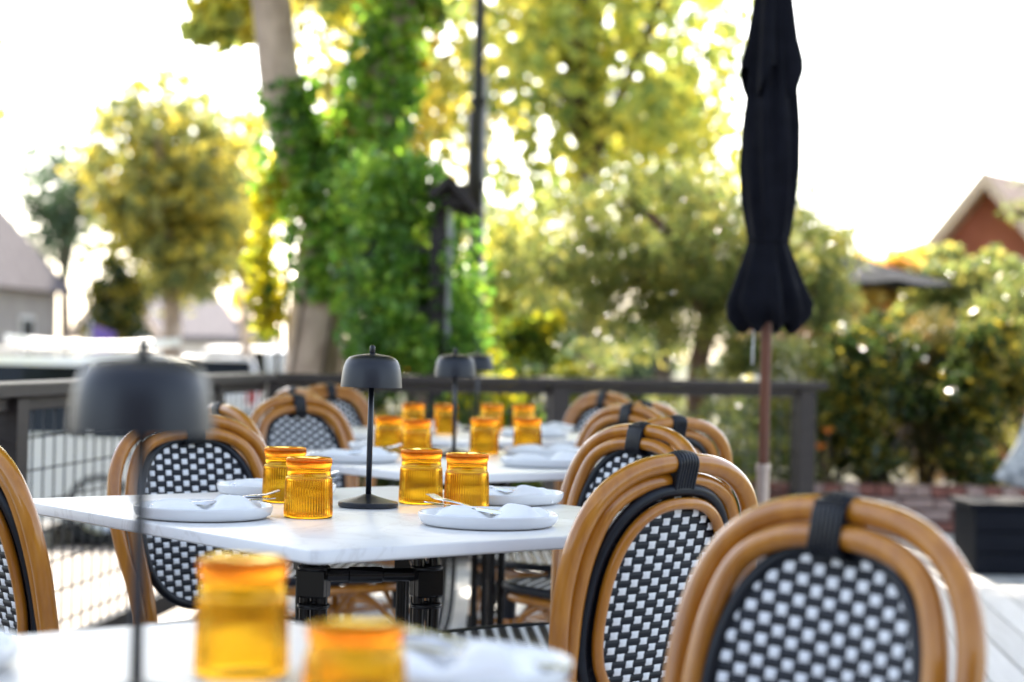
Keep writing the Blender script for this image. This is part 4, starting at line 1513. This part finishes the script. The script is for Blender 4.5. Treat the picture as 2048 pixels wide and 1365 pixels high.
tag(put('far_trees', leaves_mesh('far_trees', P6, 0.45, 0.7, L['bluegreen'], tint=T6)), 'distant hazy green trees along the horizon', 'trees', kind='stuff')
# yellow-orange bushes by the red house
for px_, py_, Y, r, m_, label in ((1765, 600, 24, (0.75, 0.5, 0.62), 'orange', 'orange yellow sunlit bush above the open grey parasol'),
                                 (1880, 592, 25, (0.62, 0.5, 0.6), 'yellow', 'yellow sunlit bush in front of the red gabled house'),
                                 (1960, 622, 22, (0.8, 0.5, 0.55), 'olive', 'pale green bush below the red gabled house')):
    c = at(px_, py_, Y)
    shrub('bush', label, (c.x, Y, STREET), r, 60, 110, 0.24, 0.16, 0.7, L[m_], 'bushes by the red house', cat='bush', zc=c.z - STREET)

# ------------------------------------------------------------------ open grey parasol further back
c = at(1690, 514, 18)
par = empty('open_umbrella', (c.x, 18, STREET))
tag(par, 'open grey parasol above the shrubs at the right', 'umbrella')
zt, ze, rr = c.z - STREET + 0.06, at(1700, 566, 18).z - STREET, 1.05
rim_ = [Vector((rr * math.cos(2 * PI * k / 8 + 0.3), rr * math.sin(2 * PI * k / 8 + 0.3), ze)) for k in range(8)]
cm = MB()
for k in range(8):
    a, b_ = rim_[k], rim_[(k + 1) % 8]
    vs, fs = [], []
    n = 6
    for i in range(n + 1):
        f = i / n
        for j in range(5):
            g_ = j / 4
            e = a.lerp(b_, g_) * f
            z = zt + (ze - zt) * f - 0.035 * math.sin(PI * g_) * f - 0.03 * math.sin(PI * f)
            vs.append((e.x, e.y, z))
    for i in range(n):
        for j in range(4):
            q = i * 5 + j
            fs.append((q, q + 1, q + 6, q + 5))
    cm.add(vs, fs)
canopy = cm.obj('canopy', M['grey_cloth'], par, smooth=True, angle=25)
MB().tube([(0, 0, 0), (0, 0, zt + 0.06)], 0.025, 12).obj('pole', M['dark_wood'], par, smooth=True)
for k in range(8):
    MB().tube([(0, 0, zt - 0.05), rim_[k] - Vector((0, 0, 0.015))], 0.008, 6).obj('rib', M['dark_wood'], par, smooth=True)

# ------------------------------------------------------------------ houses
def house(name, label, c, w_, d_, eave, ridge, rz, wall, roof, windows=(), along='y', over=0.3, barge=None, door=None, chimney=None):
    """walls w_ wide (x) and d_ deep (y), gable over the x width when along == 'y'"""
    root = empty(name, (c[0], c[1], STREET), rz)
    tag(root, label, 'house', 'houses across the street')
    if along == 'y':
        poly = [(-w_ / 2, 0), (w_ / 2, 0), (w_ / 2, eave), (0, ridge), (-w_ / 2, eave)]
        MB().prism(poly, -d_ / 2, d_ / 2, 'y').obj('wall', wall, root)
        sl = (ridge - eave) / (w_ / 2)
        for s in (1, -1):
            poly = [(0, ridge + 0.012), (s * (w_ / 2 + over), eave - over * sl + 0.012), (s * (w_ / 2 + over), eave - over * sl + 0.16), (0, ridge + 0.16)]
            m = MB().prism(poly, -d_ / 2 - over, d_ / 2 + over, 'y')
            o = m.obj('roof', roof, root)
            fix_normals(o.data)
            if barge:
                poly = [(0, ridge - 0.06), (s * (w_ / 2 + over), eave - over * sl - 0.06), (s * (w_ / 2 + over), eave - over * sl + 0.19), (0, ridge + 0.19)]
                o = MB().prism(poly, -d_ / 2 - over - 0.05, -d_ / 2 - over - 0.003, 'y').obj('bargeboard', barge, root)
                fix_normals(o.data)
    else:
        MB().box((0, 0, eave / 2), (w_, d_, eave)).obj('wall', wall, root)
        h = d_ / 2 + over
        W2 = w_ / 2 + over
        k = W2 - h * 0.32
        rm = MB()
        rm.add([(-W2, -h, eave + .003), (W2, -h, eave + .003), (W2, h, eave + .003), (-W2, h, eave + .003), (-k, 0, ridge), (k, 0, ridge)], [(0, 1, 5, 4), (1, 2, 5), (2, 3, 4, 5), (3, 0, 4), (3, 2, 1, 0)])
        rm.obj('roof', roof, root)
    for (x, z, ww, hh, face) in windows:
        if face == 'f':
            f = MB().box((x, -d_ / 2 - 0.02, z), (ww + 0.14, 0.06, hh + 0.14)).obj('window', M['trimwhite'], root)
            for a in (-1, 1):
                MB().box((x + a * (ww / 4 + 0.008), -d_ / 2 - 0.052, z), (ww / 2 - 0.03, 0.012, hh)).obj('pane', M['win'], f)
        else:
            f = MB().box((w_ / 2 + 0.02, x, z), (0.06, ww + 0.14, hh + 0.14)).obj('window', M['trimwhite'], root)
            MB().box((w_ / 2 + 0.052, x, z), (0.012, ww, hh)).obj('pane', M['win'], f)
    if door:
        x, ww, hh, mt = door
        MB().box((x, -d_ / 2 - 0.03, hh / 2), (ww, 0.06, hh)).obj('door', mt, root)
    if chimney:
        MB().box(chimney, (0.5, 0.5, 1.4)).obj('chimney', M['brick'], root)
    return root


h0 = at(-95, 560, 31)
house('gable_house', 'grey house with steep hipped roof at the far left', (h0.x - 1.3, 33), 3.75, 4.2, 2.72, 4.35, R(-6), M['stucco_grey'], M['shingle'],
      [(1.35, 1.95, 0.36, 0.8, 'f'), (-0.2, 1.9, 0.5, 0.8, 'f'), (0.5, 1.8, 0.5, 0.8, 's')], along='x', over=0.25, door=(0.75, 0.7, 1.6, M['brick']))
h1 = at(280, 600, 44)
house('gable_house', 'pale house with a pointed grey roof behind the yellow tree', (h1.x, 47), 1.9, 5, 2.15, 3.35, R(-14), M['stucco_white'], M['shingle'],
      [(-0.3, 1.3, 0.5, 0.8, 'f'), (0.45, 1.3, 0.35, 0.8, 'f')], barge=M['barge'], over=0.2)
h2 = at(410, 620, 50)
house('shop_building', 'low pale shop building behind the parked white cars', (h2.x, 52), 3.1, 5, 2.5, 3.0, R(5), M['stucco_white'], M['shingle_tan'],
      [(-1.1, 1.6, 0.5, 1.0, 'f'), (-0.3, 1.6, 0.5, 1.0, 'f'), (0.5, 1.6, 0.5, 1.0, 'f'), (1.2, 1.6, 0.35, 1.0, 'f')], along='x', over=0.2, door=(0.1, 0.6, 0.9, M['curtain']))
h3 = at(1965, 400, 28)
house('red_house', 'red gabled house with a tan roof at the right edge', (h3.x + 1.75, 30.5), 2.1, 4.5, 3.30, 4.50, R(-38), M['stucco_red'], M['shingle_tan'],
      [(0.45, 2.3, 0.4, 0.8, 'f'), (-0.45, 2.3, 0.35, 0.8, 'f')], barge=M['barge'], over=0.35)
h4 = at(1800, 480, 36)
house('red_house', 'distant low red roofed house behind the orange bush', (h4.x - 0.3, 38), 3.6, 4, 2.2, 3.85, R(8), M['stucco_white'], M['stucco_red'],
      [(-0.8, 1.4, 0.5, 0.8, 'f'), (0.8, 1.4, 0.5, 0.8, 'f')], along='x', over=0.25, chimney=(-0.9, 0.2, 3.6))
# brown shop-front flag by the left house
f0 = at(182, 650, 30)
fl = empty('flag', (f0.x, 30, STREET))
tag(fl, 'small violet flag on a thin pole in front of the grey house', 'flag')
MB().tube([(0, 0, 0), (0, 0, 2.2)], 0.02, 8).obj('pole', M['pole_grey'], fl, smooth=True)
vs, fs = [], []
for i in range(7):
    for j in range(5):
        vs.append((0.03 + 0.06 * i, 0.03 * math.sin(i * 1.2 + j * 0.3), 1.35 + 0.19 * j - 0.02 * i))
for i in range(6):
    for j in range(4):
        q = i * 5 + j
        fs.append((q, q + 5, q + 6, q + 1))
m = MB()
m.add(vs, fs)
m.obj('cloth', M['banner'], fl, smooth=True)

# ------------------------------------------------------------------ cars
def car(label, loc, rz, Lc=4.6, H=1.72, paint=M['white_paint'], rack=False, rear_red=True):
    root = empty('parked_car', loc, rz)
    tag(root, label, 'car', 'white cars parked along the street')
    hw = 0.90
    h = Lc / 2
    belt = 0.58 * H
    # body: rounded side outline, pulled in towards the top
    side_ = [(-h, 0.38), (-h + 0.04, 0.24), (h - 0.06, 0.24), (h, 0.40), (h - 0.02, 0.70), (h - 0.16, belt * 0.93), (h * 0.42, belt + 0.02), (-h + 0.12, belt + 0.03), (-h + 0.01, belt * 0.85)]
    m = MB()
    rows = [(-hw + 0.08, 0.94), (-hw, 1.0), (hw, 1.0), (hw - 0.08, 0.94)]
    ys = [-hw + 0.10, -hw + 0.02, -hw, hw, hw - 0.02 + 0.0, hw - 0.10]
    prof = []
    for y, s in ((-hw + 0.07, 0.97), (-hw + 0.015, 0.992), (-hw, 1.0), (hw, 1.0), (hw - 0.015, 0.992), (hw - 0.07, 0.97)):
        prof.append((y, s))
    prof = [(-hw, 0.95), (-hw + 0.02, 0.985), (-hw + 0.09, 1.0), (hw - 0.09, 1.0), (hw - 0.02, 0.985), (hw, 0.95)]
    n = len(side_)
    vs, fs = [], []
    for y, s in prof:
        for (x, z) in side_:
            vs.append((x * s, y, 0.24 + (z - 0.24) * (0.5 + 0.5 * s) if z > 0.3 else z))
    for r_ in range(len(prof) - 1):
        for i in range(n):
            j = (i + 1) % n
            fs.append((r_ * n + i, r_ * n + j, (r_ + 1) * n + j, (r_ + 1) * n + i))
    fs.append(tuple(range(n - 1, -1, -1)))
    fs.append(tuple((len(prof) - 1) * n + i for i in range(n)))
    m.add(vs, fs)
    body = m.obj('body', paint, root, smooth=True, angle=35)
    fix_normals(body.data)
    # cabin: glasshouse with a roof over it
    gl = [(-h + 0.14, belt), (h * 0.42, belt), (h * 0.10, H - 0.09), (-h + 0.40, H - 0.09)]

    def cab(poly, inset0, inset1, nm, mat):
        zb = min(p[1] for p in poly)
        zt_ = max(p[1] for p in poly)
        vs = []
        for sgn in (-1, 1):
            for (x, z) in poly:
                f = (z - zb) / (zt_ - zb)
                vs.append((x, sgn * (hw - inset0 - (inset1 - inset0) * f), z))
        k = len(poly)
        fs = [tuple(range(k)), tuple(range(2 * k - 1, k - 1, -1))]
        for i in range(k):
            j = (i + 1) % k
            fs.append((i, k + i, k + j, j))
        mm = MB()
        mm.add(vs, fs)
        o = mm.obj(nm, mat, root)
        fix_normals(o.data)
        return o
    cab(gl, 0.06, 0.20, 'window_band', M['car_glass'])
    ro = [(-h + 0.30, H - 0.092), (h * 0.135, H - 0.092), (h * 0.08, H - 0.03), (-h + 0.9, H), (-h + 0.45, H - 0.02)]
    cab(ro, 0.185, 0.30, 'roof', paint)
    for x0, x1 in ((h * 0.42, h * 0.10), (-h * 0.12, -h * 0.16), (-h * 0.55, -h * 0.56), (-h + 0.15, -h + 0.40)):
        for s in (1, -1):
            MB().tube([(x0, s * (hw - 0.055), belt), (x1, s * (hw - 0.195), H - 0.085)], 0.035, 8).obj('pillar', paint if abs(x0) > h * 0.3 else M['trimblack'], root, smooth=True)
    for x in (h * 0.62, -h * 0.60):
        for s in (1, -1):
            wv_ = empty('wheel', (x, s * (hw - 0.13), 0.345))
            wv_.parent = root
            wv_.rotation_euler = (R(-90 * s), 0, 0)
            MB().lathe([(0.205, 0.125), (0.30, 0.135), (0.335, 0.115), (0.345, 0.06), (0.345, -0.06), (0.33, -0.1), (0.2, -0.1)], 32).obj('tyre', M['tyre'], wv_, smooth=True)
            MB().lathe([(0, 0.115), (0.06, 0.12), (0.08, 0.10), (0.17, 0.105), (0.205, 0.128)], 24).obj('rim', M['rim'], wv_, smooth=True)
    for s in (1, -1):
        MB().box((-h + 0.03, s * (hw - 0.17), belt * 0.86), (0.08, 0.16, 0.34), bev=0.015).obj('tail_light', M['tail'], root)
        MB().box((h - 0.05, s * (hw - 0.22), 0.70), (0.10, 0.30, 0.13), bev=0.015).obj('headlight', M['headlight'], root)
        MB().box((h * 0.36, s * (hw + 0.06), belt + 0.06), (0.12, 0.17, 0.13), bev=0.03).obj('mirror', paint, root)
        MB().box((-h * 0.05, s * (hw + 0.004), belt - 0.12), (0.2, 0.02, 0.03)).obj('door_handle', M['trimblack'], root)
    MB().box((-h + 0.0, 0, 0.36), (0.09, 1.5, 0.16), bev=0.02).obj('bumper', M['trimblack'], root)
    MB().box((h - 0.01, 0, 0.36), (0.09, 1.5, 0.16), bev=0.02).obj('bumper', M['trimblack'], root)
    if rack:
        for s in (1, -1):
            MB().tube(catmull([(-h + 0.62, s * 0.56, H - 0.03), (-h + 0.72, s * 0.56, H + 0.035), (h * 0.0, s * 0.56, H + 0.035), (h * 0.06, s * 0.56, H - 0.05)], 4), 0.018, 8).obj('roof_rail', M['rim'], root, smooth=True)
    return root


c0 = at(372, 740, 17.5)
car('white car with dark windows parked behind the left railing', (c0.x - 2.05, 17.6, STREET), R(184), H=1.70, rack=True)
# long white board carried on its roof
bd = MB()
n_ = 24
prof = []
vs, fs = [], []
for i in range(n_ + 1):
    t = -1 + 2 * i / n_
    w_ = 0.27 * max(0.02, (1 - abs(t) ** 3.2))
    x = 0.80 * t
    zz = 0.05 * t * t
    vs += [(x, -w_, zz), (x, -w_ * 0.7, zz + 0.045), (x, w_ * 0.7, zz + 0.045), (x, w_, zz), (x, w_ * 0.7, zz - 0.035), (x, -w_ * 0.7, zz - 0.035)]
for i in range(n_):
    for k in range(6):
        l = (k + 1) % 6
        fs.append((i * 6 + k, i * 6 + l, i * 6 + 6 + l, i * 6 + 6 + k))
fs.append((5, 4, 3, 2, 1, 0))
fs.append(tuple(n_ * 6 + k for k in range(6)))
bd.add(vs, fs)
bo = bd.obj('roof_box', M['white_paint'], None, smooth=True, angle=40)
fix_normals(bo.data)
q = at(180, 682, 17.4)
bo.location = (q.x, 17.55, STREET + 1.70 + 0.088)
bo.rotation_euler = (0, 0, R(4))
tag(bo, 'long white board lying on the roof of the nearest parked car', 'roof load')
c1 = at(438, 740, 40)
car('white car parked further back, only its rounded roof showing above the railing', (c1.x, 40, STREET), R(97), Lc=4.3, H=1.62)
c2 = at(535, 740, 43)
car('white car with dark rear window in front of the ivy tree trunk', (c2.x, 43, STREET), R(76), Lc=4.5, H=1.82)
